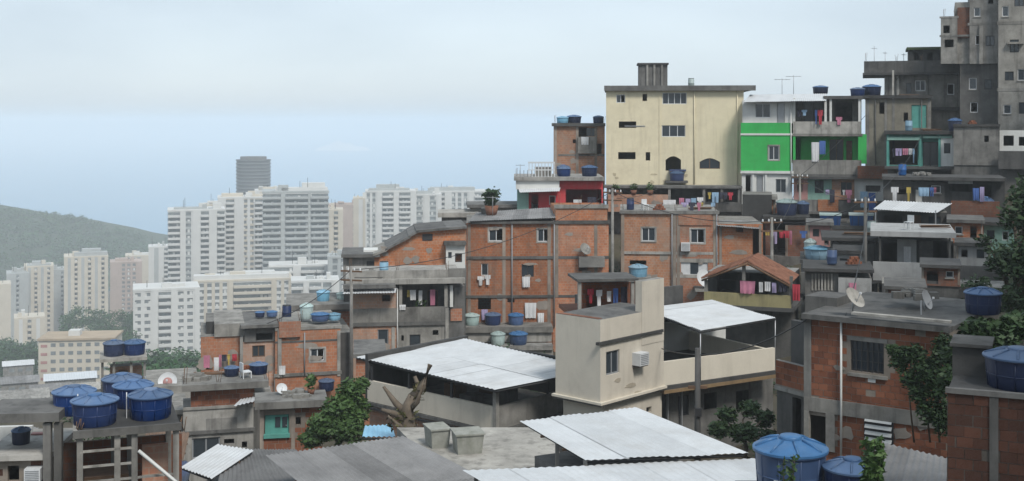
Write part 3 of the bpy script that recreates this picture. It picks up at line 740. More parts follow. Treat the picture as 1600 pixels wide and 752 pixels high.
for k, c in dict(c_white=(0.66, 0.66, 0.66), c_pink=(0.50, 0.20, 0.28), c_blue=(0.08, 0.15, 0.38), c_lilac=(0.38, 0.33, 0.5), c_red=(0.42, 0.05, 0.07), c_yellow=(0.5, 0.38, 0.1), c_dark=(0.05, 0.05, 0.07), c_sky=(0.3, 0.45, 0.6)).items():
    M[k] = surf('cotton_' + k[2:], c, 0.15, amt=0, rough=0.95, scale=4, streak=False, spec=0.1)
def acunit(h, px0, px1, py0, py1, v, label, group='window air conditioners'):
    u0, u1 = h.u(px0, v), h.u(px1, v); z1, z0 = h.z(py0, v), h.z(py1, v)
    t = thing('air_conditioner', label, 'air conditioner', h.W((u0 + u1) / 2, v, z0), h.yaw, group); w = (u1 - u0) / 2; H = z1 - z0
    MB().box(-w, w, -0.35, 0.05, 0, H).build('casing', 'alu', t)
    g = MB()
    for i in range(6): g.box(-w * 0.85, w * 0.85, -0.365, -0.345, H * (0.12 + .14 * i), H * (0.17 + .14 * i))
    g.build('grille', 'greyframe', t); MB().box(-w, w, -0.3, 0.04, -0.05, -0.002).build('bracket', 'dark', t)
def plantpot(loc, r, label, n=90, mat='leaf', h=0.6):
    t = thing('potted_plant', label, 'potted plant', loc, 0, 'potted plants on the terraces')
    MB().lathe([(0, 0), (r * .7, 0), (r, r * 1.3), (r * .9, r * 1.3), (0, r * 1.2)], 12).build('pot', 'tile', t)
    v, f = leaf_cloud([((0, 0, r * 1.3 + h * .5), (r * 1.3, r * 1.3, h * .6))], n, h * 0.22, int(loc[0] * 97) % 1000)
    link('leaves', cloud_mesh('leaves', v, f, mat), t)

# cream building
h = House('cream_building', 'cream yellow four storey building with concrete box on its flat roof', 947, 112, 291, None, 'building')
YB = h
h.block(947, 1162, 141, 291, 0, 10, 'cream', [
    (963, 977, 148, 161, 'wo'), (1004, 1011, 147, 158, 'd'), (1035, 1073, 145, 163, 'wr'),
    (967, 994, 190, 200, 'd'), (1034, 1071, 196, 214, 'wr'), (966, 993, 238, 249, 'd'), (1009, 1016, 238, 251, 'd'),
    (1040, 1064, 244, 267, 'd'), (1093, 1125, 247, 264, 'n')])
h.beam(944, 1181, 134, 142, 0.0, 'concrete_d', 'cornice', 0.45)
h.box('roof_deck', 945, 1180, 136, 141, 0.1, 10, 'concrete_d')
h.beam(1030, 1032, 142, 290, 0, 'cream', 'pilaster', 0.06)
h.box('tank_room', 998, 1043, 100, 135, 1.5, 4.2, 'concrete_d')
for x in (1010, 1021, 1033): h.box('buttress', x, x + 3, 101, 135, 1.35, 1.49, 'concrete')
h.box('room_slab', 996, 1045, 98.5, 101, 1.3, 4.4, 'concrete_b')
# rounded heads of the two lower openings
for x0, x1, y in ((1040, 1064, 244), (1093, 1125, 247)):
    u0, u1 = h.u(x0), h.u(x1); z = h.z(y); n = 8
    vs = [(u0 + (u1 - u0) * i / n, -0.012, z - (0.35 - 0.35 * math.sin(math.pi * i / n))) for i in range(n + 1)] + [(u0, -0.012, z + 0.02), (u1, -0.012, z + 0.02)]
    mb = MB(); mb.add(vs, [tuple(range(n + 1)) + (n + 2, n + 1)]); mb.build('arch_head', 'cream', h.root)
h.box('awning', 1046, 1072, 265, 268, -0.5, 0.02, 'tank_blue')
tank(h.W(h.u(1057), -0.62, h.z(283)), 0.72, 0.95, 'tank_blue', 'blue water tank on the ledge under the arched window of the cream building')
h.box('ledge', 1040, 1075, 283, 286, -1.3, 0.02, 'concrete_d')
h.box('pipe', 976, 1008, 196.5, 197.8, -0.05, 0.0, 'steel')
# open storey below the cream building
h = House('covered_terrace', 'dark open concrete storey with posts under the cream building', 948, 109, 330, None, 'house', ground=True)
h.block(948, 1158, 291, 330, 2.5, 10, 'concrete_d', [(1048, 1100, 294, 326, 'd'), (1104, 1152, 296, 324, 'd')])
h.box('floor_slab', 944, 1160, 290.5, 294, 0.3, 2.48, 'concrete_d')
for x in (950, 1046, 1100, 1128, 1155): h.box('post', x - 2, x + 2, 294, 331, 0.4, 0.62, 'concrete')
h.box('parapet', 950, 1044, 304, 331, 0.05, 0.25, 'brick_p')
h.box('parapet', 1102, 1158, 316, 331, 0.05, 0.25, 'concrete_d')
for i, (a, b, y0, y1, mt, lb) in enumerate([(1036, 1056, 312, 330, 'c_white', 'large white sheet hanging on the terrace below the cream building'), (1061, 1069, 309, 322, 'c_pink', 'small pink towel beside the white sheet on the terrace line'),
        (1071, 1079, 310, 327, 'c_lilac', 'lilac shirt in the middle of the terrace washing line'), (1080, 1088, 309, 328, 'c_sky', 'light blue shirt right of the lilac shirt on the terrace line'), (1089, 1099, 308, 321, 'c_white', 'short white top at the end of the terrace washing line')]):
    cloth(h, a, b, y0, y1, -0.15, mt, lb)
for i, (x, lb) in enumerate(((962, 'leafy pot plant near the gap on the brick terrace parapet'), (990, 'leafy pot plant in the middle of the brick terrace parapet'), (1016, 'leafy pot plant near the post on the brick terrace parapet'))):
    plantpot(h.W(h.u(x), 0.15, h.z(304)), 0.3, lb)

# narrow brick house by the cream building
h = House('narrow_brick_house', 'narrow brick house with balcony and tanks beside the cream building', 865, 116, 292, None)
h.block(865, 945, 197, 292, 0, 7, 'brick_p', [(903, 917, 199, 214, 'd'), (916, 932, 200, 213, 'k'), (895, 903, 218, 224, 'd'), (925, 940, 225, 241, 'd')])
h.beam(862, 946, 192.5, 197.5, 0, 'concrete_d', 'roof_slab', 0.3)
h.box('roof_deck', 863, 945, 193, 197, 0.07, 7, 'concrete_d')
h.beam(872, 945, 241, 244, 0, 'concrete')
h.cols((868, 902, 931), 198, 290, 4)
h.box('balcony', 903, 932, 214, 240, -0.5, 0.0, 'concrete')
cloth(h, 908, 920, 214, 226, -0.55, 'c_white', 'white cloth over the balcony of the narrow brick house')
htank(h, 879, 2, 193, 0, 20, 11, 'tank_sky', 'pale blue tank at the outer corner of the narrow brick house roof')
htank(h, 897, 2.6, 193, 0, 24, 13, 'tank_navy', 'dark blue tank in the middle of the narrow brick house roof')
htank(h, 935, 2.2, 193, 0, 18, 12, 'tank_navy', 'dark blue tank touching the cream building on the narrow brick roof')

# red walled house below it
h = House('red_house', 'small red and mint house with white awning and flat slab roof', 806, 104, 331, None)
h.block(808, 826, 283, 331, 0, 6, 'mint')
h.block(824, 942, 283, 331, 0.3, 6, 'red', [(830, 841, 304, 331, 'd'), (858, 868, 306, 320, 'wo'), (884, 940, 296, 318, 'd')])
h.box('roof_slab', 803, 944, 277, 282.5, -0.4, 6.5, 'concrete')
h.block(806, 874, 282, 296, -0.15, 0.28, 'white', name='fascia', cap=False)
h.quadroof([h.W(h.u(812, -1.2), -1.2, h.z(301, -1.2)), h.W(h.u(874, -1.2), -1.2, h.z(299, -1.2)), h.W(h.u(876, 0), -0.1, h.z(293, 0)), h.W(h.u(810, 0), -0.1, h.z(295, 0))], 'whiteroof', 'awning_sheet')
h.box('terrace_wall', 880, 943, 318, 330, 0.06, 0.22, 'concrete')
for x in range(826, 868, 5): h.box('baluster', x, x + 1.2, 255, 277.5, 0.5, 0.56, 'alu')
h.box('handrail', 825, 867, 253, 255.5, 0.48, 0.58, 'alu'); h.box('handrail', 825, 867, 265, 266.5, 0.49, 0.57, 'alu')
h.box('roof_shelter', 836, 862, 262, 277, 2.0, 4.0, 'concrete')
for x in range(800, 826, 6): h.box('baluster', x + 6, x + 7, 266, 277.5, 0.8, 0.86, 'greyframe')
htank(h, 881, 1.2, 277, -0.4, 23, 15, 'tank_blue', 'blue tank nearest the balustrade on the red house roof')
htank(h, 880, 3.4, 277, -0.4, 22, 16, 'tank_blue', 'blue tank at the back of the red house roof by the narrow brick house')
htank(h, 921, 1.3, 277, -0.4, 27, 17, 'tank_navy', 'broad navy tank on the red house roof below the cream building')
cloth(h, 896, 909, 312, 326, -0.1, 'c_white', 'white towel on the red house terrace wall')
cloth(h, 918, 932, 308, 325, -0.1, 'c_dark', 'dark blanket on the red house terrace wall')
antenna(h.W(h.u(802, 1), 1, h.z(277, 1)) + Vector((0.6, 0, 0)), 1.1, 'small antenna on the slab edge of the red house', 4, .4)

# bright green house
h = House('green_house', 'bright green and white house with green recessed balcony', 1158, 109, 306, None)
h.block(1160, 1240, 157, 193, 0, 8, 'white', [(1180, 1204, 162, 184, 'w'), (1214, 1226, 161, 192, 'Dg')])
h.block(1157.5, 1237, 192, 269, -0.12, 8, 'green', [(1201, 1217, 228, 250, 'wt')])
h.beam(1157, 1238, 208.5, 211.5, -0.12, 'white', 'trim', 0.07)
h.beam(1157, 1240, 267, 271, -0.12, 'white', 'trim', 0.10)
h.block(1159, 1238, 269, 306, 0, 8, 'white', [(1165, 1173, 274, 304, 'd'), (1182, 1192, 274, 304, 'Dg'), (1212, 1228, 280, 301, 'g')], down=1)
for x in (1177, 1197): h.beam(x - 1.5, x + 1.5, 271, 306, 0, 'white', 'column', 0.12)
# recessed balconies
h.block(1240, 1346, 155, 195, 1.6, 8, 'concrete', [(1256, 1287, 158, 190, 'k'), (1304, 1332, 160, 190, 'd')])
h.block(1240, 1346, 195, 257, 1.6, 8, 'green', [(1242, 1251, 214, 250, 'd'), (1296, 1318, 218, 254, 'n'), (1322, 1332, 220, 256, 'D')])
h.box('balcony_floor', 1238, 1348, 209, 213, -0.1, 1.58, 'concrete'); h.box('balcony_floor', 1238, 1348, 272, 277, -0.1, 1.58, 'concrete_d')
h.box('balcony_wall', 1239, 1345, 190, 209, -0.1, 0.08, 'concrete_l'); h.box('balcony_wall', 1238, 1346, 250, 272, -0.1, 0.08, 'concrete')
for x in (1241, 1290, 1298, 1343): h.box('post', x - 1.8, x + 1.8, 153, 190, -0.05, 0.18, 'white')
for x in (1241, 1343): h.box('post', x - 2, x + 2, 213, 250, -0.06, 0.17, 'green')
h.block(1345, 1354, 210, 256, -0.05, 8, 'green')
cloth(h, 1268, 1280, 222, 251, -0.16, 'c_white', 'white and blue sheet half over the green balcony wall')
cloth(h, 1280, 1290, 220, 240, -0.17, 'c_blue', 'blue towel beside the white sheet on the green balcony')
cloth(h, 1306, 1316, 183, 195, -0.17, 'c_pink', 'pink shirt over the upper balcony wall of the green house')
h.quadroof([h.W(h.u(1162, -1.0), -1.0, h.z(159.5, -1.0)), h.W(h.u(1291, -1.0), -1.0, h.z(158, -1.0)), h.W(h.u(1292, 3), 3, h.z(147, 3)), h.W(h.u(1172, 3), 3, h.z(148, 3))], 'whiteroof')
h.box('roof_slab', 1288, 1352, 150, 155, -0.2, 8, 'concrete_b')
htank(h, 1282, 4.5, 147, 3, 25, 13, 'tank_navy', 'navy tank behind the white roof sheet of the green house')
htank(h, 1340, 2, 150, -.2, 24, 13, 'tank_blue', 'blue tank at the open corner of the green house dark slab')
htank(h, 1362, 3, 150, -.2, 30, 18, 'tank_navy', 'large navy tank next to the grey parapet building')
for i, (x, q) in enumerate(((1222, 1.6), (1240, 1.9))): antenna(h.W(h.u(x, 4), 4, h.z(150, 4)), q, ['short', 'tall'][i] + ' spiky antenna behind the green house white roof', 5, .7)
# storey below the green house: patched small fronts
h = House('patched_house', 'row of patched mint, pink and white fronts under the green balcony', 1240, 108, 330, None)
h.block(1240, 1262, 278, 312, 0, 5, 'pink', [(1246, 1254, 284, 300, 'd')])
h.block(1262, 1300, 278, 312, 0.1, 5, 'mint', [(1273, 1287, 282, 302, 'k')])
h.block(1300, 1335, 277, 312, -0.1, 5, 'brick_p', [(1314, 1331, 285, 305, 'k')])
h.block(1335, 1402, 279, 318, 0, 5, 'white', [(1352, 1376, 290, 300, 'd'), (1385, 1396, 292, 312, 'D')])
h.box('canopy', 1238, 1404, 276, 279.5, -0.8, 5.1, 'concrete_b')
h.box('parapet', 1278, 1310, 312, 330, -0.8, -0.6, 'brick_o'); h.box('parapet', 1240, 1276, 312, 330, -0.7, -0.5, 'concrete'); h.box('parapet', 1312, 1404, 314, 332, -0.7, -0.5, 'concrete_d')
h.box('floor_slab', 1238, 1404, 330, 334, -0.85, 5, 'concrete_d')
cloth(h, 1344, 1356, 298, 322, -0.9, 'c_sky', 'pale blue towel on the white front below the green balcony')
cloth(h, 1357, 1368, 300, 326, -0.9, 'c_blue', 'dark blue towel on the white front below the green balcony')
# concrete wing between green house and grey parapet building
h = House('concrete_wing', 'stained concrete wing with tall panels beside the green house', 1352, 107, 300, None)
h.block(1352, 1455, 154, 262, 0, 7, surf('ochre_stained_concrete', (0.23, 0.21, 0.165), 0.3, amt=0.55), [(1374, 1382, 160, 178, 'd'), (1424, 1448, 164, 200, 'Dt'), (1412, 1419, 176, 190, 'd')])
h.beam(1350, 1457, 149, 154, 0, 'concrete_b', 'roof_slab', 0.3); h.box('roof_deck', 1351, 1456, 150, 154, .07, 7, 'concrete_d')
h.cols((1356, 1384, 1396, 1452), 155, 262, 4, mat='concrete')
h.box('pole', 1394, 1397, 110, 155, -0.15, 0.05, 'concrete_l')
h.box('tile_canopy', 1340, 1452, 260, 279, -1.3, 0.0, 'brick_d')
# grey parapet building
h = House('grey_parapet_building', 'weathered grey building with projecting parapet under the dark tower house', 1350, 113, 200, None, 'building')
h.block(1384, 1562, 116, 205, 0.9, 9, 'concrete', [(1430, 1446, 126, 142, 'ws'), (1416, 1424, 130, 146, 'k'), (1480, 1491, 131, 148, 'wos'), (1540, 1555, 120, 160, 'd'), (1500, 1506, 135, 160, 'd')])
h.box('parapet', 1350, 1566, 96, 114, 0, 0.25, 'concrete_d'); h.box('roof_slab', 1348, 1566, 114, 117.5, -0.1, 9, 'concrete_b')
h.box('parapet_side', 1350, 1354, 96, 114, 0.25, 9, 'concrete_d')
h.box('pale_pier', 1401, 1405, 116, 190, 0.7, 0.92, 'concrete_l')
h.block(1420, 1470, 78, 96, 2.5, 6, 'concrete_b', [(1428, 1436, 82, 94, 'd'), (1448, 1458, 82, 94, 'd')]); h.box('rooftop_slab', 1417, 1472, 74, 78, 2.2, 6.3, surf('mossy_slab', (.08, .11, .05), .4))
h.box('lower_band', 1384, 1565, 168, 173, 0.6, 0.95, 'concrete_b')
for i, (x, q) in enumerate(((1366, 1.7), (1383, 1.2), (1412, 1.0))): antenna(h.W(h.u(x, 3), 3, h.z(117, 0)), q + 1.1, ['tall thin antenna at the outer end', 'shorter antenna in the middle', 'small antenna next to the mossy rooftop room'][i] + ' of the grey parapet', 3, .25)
# dark tower house at the top corner
h = House('dark_tower_house', 'tall dark concrete house stacked at the top corner of the hill', 1470, 108, 235, None, 'building')
h.block(1560, 1680, -90, 235, -1.0, 8, 'concrete_l', [(1578, 1592, 62, 82, 'k'), (1590, 1612, 108, 126, 'ws'), (1585, 1600, -5, 10, 'k'), (1592, 1610, 160, 178, 'k'), (1580, 1592, 215, 232, 'k'), (1566, 1576, 10, 26, 'ws'), (1570, 1584, 112, 126, 'k'), (1568, 1580, 164, 178, 'ws')])
h.block(1515, 1562, -60, 100, 0, 8, 'concrete', [(1544, 1552, -8, 6, 'd'), (1524, 1534, 55, 70, 'wo'), (1540, 1554, 56, 72, 'k'), (1522, 1532, 12, 26, 'ws')])
h.block(1492, 1517, 4, 100, 0.5, 8, 'concrete', [(1497, 1504, 12, 24, 'd')])
h.block(1470, 1496, 28, 100, 0.2, 7, 'concrete', [(1474, 1484, 40, 52, 'd'), (1476, 1490, 62, 74, 'd')])
h.block(1496, 1516, 12, 60, 0.3, 2, 'brick_d')
h.block(1500, 1560, 99, 200, 0.6, 8, 'concrete_d', [(1514, 1526, 122, 140, 'ws'), (1538, 1550, 124, 140, 'k'), (1516, 1528, 160, 176, 'wo')])
for y in (36, 140): h.beam(1558, 1680, y - 2, y + 3, -1.0, 'concrete')
h.beam(1512, 1562, 36, 40, 0, 'concrete'); h.beam(1468, 1498, 26, 29, .2, 'concrete'); h.beam(1468, 1518, 55, 58, .2, 'concrete')
h.box('window_ledge', 1574, 1600, 66, 69, -1.4, -1.0, 'concrete_l')
h.box('duct', 1530, 1536, 40, 100, -0.2, -0.01, 'concrete')
# teal fronted house and its grey neighbour
h = House('teal_house', 'dark teal house with open fronts and white door below the concrete wing', 1384, 100, 262, None)
h.block(1386, 1488, 210, 262, 1.0, 7, 'teal', [(1390, 1434, 219, 258, 'd'), (1442, 1466, 222, 262, 'k')])
h.box('roof_slab', 1382, 1492, 205, 210, -0.3, 7, 'concrete_b')
for x in (1387, 1438, 1468): h.box('post', x - 1.8, x + 1.8, 210, 262, -0.05, 0.12, 'teal')
h.block(1470, 1490, 216, 260, 0, 1.0, 'white', [(1475, 1485, 224, 240, 'k')], name='door_surround')
h.box('fascia', 1386, 1438, 214, 219, -0.1, 0.0, 'mint'); h.box('fascia', 1442, 1488, 213, 216, -0.1, 0.0, 'mint')
h.box('terrace_slab', 1382, 1492, 260, 264, -0.4, 1.0, 'concrete_b')
htank(h, 1492, 2.4, 205, -.3, 22, 20, 'tank_navy', 'navy tank standing between the teal house roof and the concrete wing')
h = House('grey_block_house', 'plain grey rendered block beside the teal house', 1490, 97, 265, None)
h.block(1490, 1562, 197, 258, 0, 7, 'concrete', [(1538, 1545, 212, 222, 'd')], roofmat='concrete_d')
h.beam(1489, 1563, 194, 198, 0, 'concrete_b', 'roof_slab', .15)
h.block(1562, 1640, 204, 258, 0.4, 7, 'white', [(1568, 1584, 212, 228, 'd'), (1592, 1606, 214, 228, 'd')])
h.box('balcony_wall', 1560, 1640, 236, 264, -0.6, -0.4, 'concrete_b')

# ------------------------------------------------------------------ right hand slope below the ridge, walls darkened to paint in its shade
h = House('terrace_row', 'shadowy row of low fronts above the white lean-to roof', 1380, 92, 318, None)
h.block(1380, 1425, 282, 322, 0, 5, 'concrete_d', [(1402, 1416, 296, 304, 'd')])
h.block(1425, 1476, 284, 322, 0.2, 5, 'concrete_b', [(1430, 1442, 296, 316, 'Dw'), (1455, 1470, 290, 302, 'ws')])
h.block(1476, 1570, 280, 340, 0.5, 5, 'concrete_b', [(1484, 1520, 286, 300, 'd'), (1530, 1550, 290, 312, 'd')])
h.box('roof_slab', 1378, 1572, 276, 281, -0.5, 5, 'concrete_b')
h.box('cream_lintel', 1482, 1520, 282, 287, -0.1, 0.49, 'dimmed_white')
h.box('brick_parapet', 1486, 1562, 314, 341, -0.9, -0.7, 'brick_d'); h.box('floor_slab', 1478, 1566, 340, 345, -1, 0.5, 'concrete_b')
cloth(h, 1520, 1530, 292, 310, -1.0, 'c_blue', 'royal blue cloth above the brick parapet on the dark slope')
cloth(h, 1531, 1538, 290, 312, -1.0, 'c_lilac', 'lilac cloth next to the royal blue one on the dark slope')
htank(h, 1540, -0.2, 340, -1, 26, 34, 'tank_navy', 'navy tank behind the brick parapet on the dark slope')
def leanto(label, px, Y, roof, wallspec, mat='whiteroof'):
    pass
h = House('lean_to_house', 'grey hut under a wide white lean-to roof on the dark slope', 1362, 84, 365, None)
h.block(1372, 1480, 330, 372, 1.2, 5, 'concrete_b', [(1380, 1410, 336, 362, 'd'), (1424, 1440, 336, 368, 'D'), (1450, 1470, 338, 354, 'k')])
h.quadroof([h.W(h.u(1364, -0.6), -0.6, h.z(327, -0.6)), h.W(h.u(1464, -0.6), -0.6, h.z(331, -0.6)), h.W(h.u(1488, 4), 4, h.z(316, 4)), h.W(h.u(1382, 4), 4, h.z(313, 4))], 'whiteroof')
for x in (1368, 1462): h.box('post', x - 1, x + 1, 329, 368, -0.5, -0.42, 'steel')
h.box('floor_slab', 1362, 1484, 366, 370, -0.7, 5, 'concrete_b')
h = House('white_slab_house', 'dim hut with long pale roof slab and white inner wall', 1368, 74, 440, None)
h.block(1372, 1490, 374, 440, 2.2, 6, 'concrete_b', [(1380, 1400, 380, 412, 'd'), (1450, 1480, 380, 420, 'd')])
h.box('roof_slab', 1360, 1494, 361, 369, -0.4, 6, 'dimmed_white')
h.box('white_wall', 1402, 1432, 374, 414, 1.6, 1.75, 'dimmed_white'); h.box('white_wall', 1436, 1458, 376, 412, 1.7, 1.85, 'concrete_d')
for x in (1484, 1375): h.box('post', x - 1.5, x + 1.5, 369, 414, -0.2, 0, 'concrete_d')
h.box('parapet', 1364, 1462, 409, 438, -0.35, -0.15, 'dimmed_white'); h.box('parapet', 1463, 1566, 414, 440, -0.2, 0.0, 'concrete_d')
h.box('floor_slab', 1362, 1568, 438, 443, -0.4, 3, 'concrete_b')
h.box('bench_board', 1386, 1450, 446, 451, -1.2, -0.9, 'dimmed_white')
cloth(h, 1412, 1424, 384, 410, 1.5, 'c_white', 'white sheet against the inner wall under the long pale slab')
h = House('retaining_wall', 'stained, shade-darkened retaining wall below the long white parapet', 1380, 68, 478, None, 'wall')
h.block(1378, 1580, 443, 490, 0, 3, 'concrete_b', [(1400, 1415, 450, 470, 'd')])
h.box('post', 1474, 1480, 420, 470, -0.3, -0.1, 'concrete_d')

# small jumble of huts between green house and tile roof
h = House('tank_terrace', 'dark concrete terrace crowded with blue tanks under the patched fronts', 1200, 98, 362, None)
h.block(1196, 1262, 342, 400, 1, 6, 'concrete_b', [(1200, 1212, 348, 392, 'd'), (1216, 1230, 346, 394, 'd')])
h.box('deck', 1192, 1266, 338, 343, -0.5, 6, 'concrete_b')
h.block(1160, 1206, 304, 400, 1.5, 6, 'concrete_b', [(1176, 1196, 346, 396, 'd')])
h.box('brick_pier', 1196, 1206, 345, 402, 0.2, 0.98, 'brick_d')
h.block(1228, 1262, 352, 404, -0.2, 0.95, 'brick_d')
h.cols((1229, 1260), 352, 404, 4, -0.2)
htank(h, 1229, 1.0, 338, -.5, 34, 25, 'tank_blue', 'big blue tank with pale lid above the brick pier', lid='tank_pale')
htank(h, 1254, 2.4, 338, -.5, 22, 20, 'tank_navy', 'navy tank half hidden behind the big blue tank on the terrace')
h = House('brick_parapet_hut', 'low hut with faded brick parapet and two lidded blue troughs', 1276, 96, 380, None)
h.block(1278, 1372, 358, 392, 0.6, 6, 'brick_p', [(1330, 1346, 364, 380, 'd')])
h.box('deck', 1274, 1376, 352, 358, -0.2, 6, 'concrete_b')
def trough(h, px0, px1, py0, py1, v, label):
    u0, u1 = h.u(px0, v), h.u(px1, v); z0, z1 = h.z(py1, v), h.z(py0, v)
    t = thing('water_trough', label, 'water tank', h.W((u0 + u1) / 2, v, z0), h.yaw, 'blue roof water tanks'); w = (u1 - u0) / 2; H = z1 - z0
    mb = MB(); mb.add([(sx * w * (.9 if k == 0 else 1), sy * .55 * (.9 if k == 0 else 1), H * .85 * k) for k in (0, 1) for sy in (-1, 1) for sx in (-1, 1)], [(0, 2, 3, 1), (4, 5, 7, 6), (0, 1, 5, 4), (2, 6, 7, 3), (0, 4, 6, 2), (1, 3, 7, 5)])
    mb.build('body', 'tank_bright', t); MB().box(-w * 1.05, w * 1.05, -.6, .6, H * .85, H).build('lid', 'tank_pale', t)
    for i in range(4): x = -w * .75 + w * .5 * i; MB().box(x - .04, x + .04, -.6, -.56, 0.03, H * .8).build('rib', 'tank_blue', t)
trough(h, 1281, 1314, 333, 352, 0.6, 'long blue trough with pale lid nearer the tile roof')
trough(h, 1327, 1364, 332, 352, 0.6, 'long blue trough with pale lid nearer the white lean-to')
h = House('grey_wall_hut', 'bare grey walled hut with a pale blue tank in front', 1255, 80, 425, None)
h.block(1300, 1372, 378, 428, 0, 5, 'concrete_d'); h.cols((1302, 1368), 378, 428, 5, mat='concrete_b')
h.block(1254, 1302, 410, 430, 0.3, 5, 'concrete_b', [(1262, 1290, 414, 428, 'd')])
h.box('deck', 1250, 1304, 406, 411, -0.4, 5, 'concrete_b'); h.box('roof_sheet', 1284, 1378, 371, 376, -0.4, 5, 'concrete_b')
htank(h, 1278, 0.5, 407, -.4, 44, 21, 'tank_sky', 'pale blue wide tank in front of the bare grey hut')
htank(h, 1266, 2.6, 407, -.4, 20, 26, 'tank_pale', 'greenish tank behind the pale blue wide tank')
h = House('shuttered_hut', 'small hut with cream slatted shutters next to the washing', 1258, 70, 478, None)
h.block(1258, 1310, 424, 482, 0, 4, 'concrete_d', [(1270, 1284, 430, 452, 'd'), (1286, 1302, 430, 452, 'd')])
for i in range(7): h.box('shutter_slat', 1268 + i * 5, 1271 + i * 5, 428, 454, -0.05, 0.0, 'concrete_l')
h.block(1310, 1362, 434, 462, -0.3, 4, 'dimmed_white', name='white_wall'); h.box('roof_slab', 1254, 1366, 419, 424, -0.4, 4, 'concrete_b')
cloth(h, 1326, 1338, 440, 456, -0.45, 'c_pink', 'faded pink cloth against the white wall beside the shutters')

# brick house under the cream building
h = House('brick_house', 'three window brick house with orange parapet under the cream building', 970, 93, 478, None)
h.block(970, 1056, 333, 486, 0, 8, 'brick_p', [(1003, 1024, 356, 377, 'wst'), (984, 1010, 407, 414, 'd')], down=1)
h.block(1056, 1122, 333, 490, -0.08, 8, 'brick', [(1079, 1101, 358, 380, 'wot'), (1064, 1106, 410, 430, 'wrc')], down=1)
h.block(1122, 1192, 350, 480, -0.03, 8, 'brick_o', [(1150, 1161, 352, 363, 'd'), (1176, 1190, 356, 400, 'd')], down=1)
h.beam(968, 1124, 329, 334, 0, 'concrete', 'roof_slab', .2); h.box('roof_deck', 969, 1123, 330, 333.5, .07, 8, 'concrete')
h.box('orange_parapet', 1060, 1112, 334, 352, -0.16, -0.09, 'brick_o')
h.beam(970, 1122, 393, 397, -0.08, 'concrete_l'); h.beam(1056, 1122, 404, 410, -0.08, 'concrete_l'); h.beam(1056, 1110, 429, 434, -0.08, 'concrete_l')
h.cols((973, 1054, 1060, 1117), 334, 486, 5, -0.08, 'frame'); h.cols((1126, 1188), 352, 480, 4, -.05)
h.quadroof([h.W(h.u(1120, -.7), -.7, h.z(352, -.7)), h.W(h.u(1186, -.7), -.7, h.z(356, -.7)), h.W(h.u(1192, 3), 3, h.z(344, 3)), h.W(h.u(1124, 3), 3, h.z(342, 3))], 'fibro')
htank(h, 997, -1.3, 434, -1, 31, 22, 'tank_sky', 'light blue tank against the brick house above the beige house')
h.box('tank_ledge', 978, 1018, 434, 438, -2.2, -.02, 'concrete')
dish(h.W(h.u(1098), -1.4, h.z(452, -1.4)), 0.7, 'white dish on the brick house corner above the white carport roof', 0.5, 30)
h.box('dish_ledge', 1086, 1112, 452, 456, -2.0, -0.12, 'concrete')
acunit(h, 1064, 1078, 378, 391, -.09, 'window air conditioner low beside the brick house window')

# tiled roof house
h = House('tiled_house', 'open house under a red clay tile roof with washing on its line', 1100, 68, 480, -20)
TH = h
h.block(1106, 1238, 424, 480, 2.6, 6, 'concrete_b', [(1120, 1150, 430, 462, 'd'), (1170, 1200, 428, 466, 'd')])
h.box('parapet', 1100, 1236, 456, 476, -0.1, 0.08, 'olive'); h.box('floor_slab', 1098, 1240, 475, 481, -0.15, 6, 'concrete_b')
for x, t in ((1103, 438), (1162, 415), (1236, 432)): h.box('post', x - 2.5, x + 2.5, t, 476, -0.05, 0.12, 'concrete')
apex = h.W(h.u(1168, -0.3), -0.3, h.z(407, -0.3)); le = h.W(h.u(1096, -0.3), -0.3, h.F(1088, 436, -0.3)[1]); re = h.W(h.u(1234, -0.3), -0.3, h.F(1088, 436, -0.3)[1] - .1)
up = Vector((-h.s, h.c, 0)) * 4.0
def tiles(h, A, B, C, D, cols, rows, parent):
    """Barrel tiles laid row over row: A-B along the eaves, D-C along the ridge."""
    A, B, C, D = [local(h.root, x) for x in (A, B, C, D)]
    w = (B - A).length / cols; L = (D - A).length / rows * 1.22
    mb = MB(); n = 5; vs = []
    for j, y in enumerate((0, L)):
        for i in range(n + 1):
            a = math.pi * i / n; vs.append((-w * .5 * math.cos(a) * (1 - .12 * j), y, w * .42 * math.sin(a)))
    mb.add(vs, [(i, i + 1, n + 2 + i, n + 1 + i) for i in range(n)] + [tuple(range(n + 1))], 0, False)
    me = mb.mesh('roof_tile', 'tile')
    ex = (B - A).normalized(); ey = (D - A).normalized(); ez = ex.cross(ey).normalized()
    rot = Matrix((ex, ey, ez)).transposed().to_euler()
    for r in range(rows):
        for c in range(cols):
            o = link('roof_tile', me, parent); p = A.lerp(B, (c + .5) / cols).lerp(D.lerp(C, (c + .5) / cols), r / rows)
            o.location = p + ez * (0.02 + random.uniform(-.01, .012)); e = rot.copy(); e.rotate_axis('Z', random.gauss(0, .03)); e.rotate_axis('X', 0.05); o.rotation_euler = e
deck = MB()
LA = [local(h.root, x) for x in (le, apex, apex + up, le + up)]; RA = [local(h.root, x) for x in (apex, re, re + up, apex + up)]
for q in (LA, RA):
    deck.quad(*q); 
roofo = deck.build('roof', 'wood', h.root)
tiles(h, re, re + up, apex + up, apex, 20, 10, roofo)
tiles(h, le + up, le, apex, apex + up, 20, 10, roofo)
beamline(h.root, 'rafter', [le + Vector((0, 0, -.08)), apex + Vector((0, 0, -.08))], .06, 'wood'); beamline(h.root, 'rafter', [re + Vector((0, 0, -.08)), apex + Vector((0, 0, -.08))], .06, 'wood')
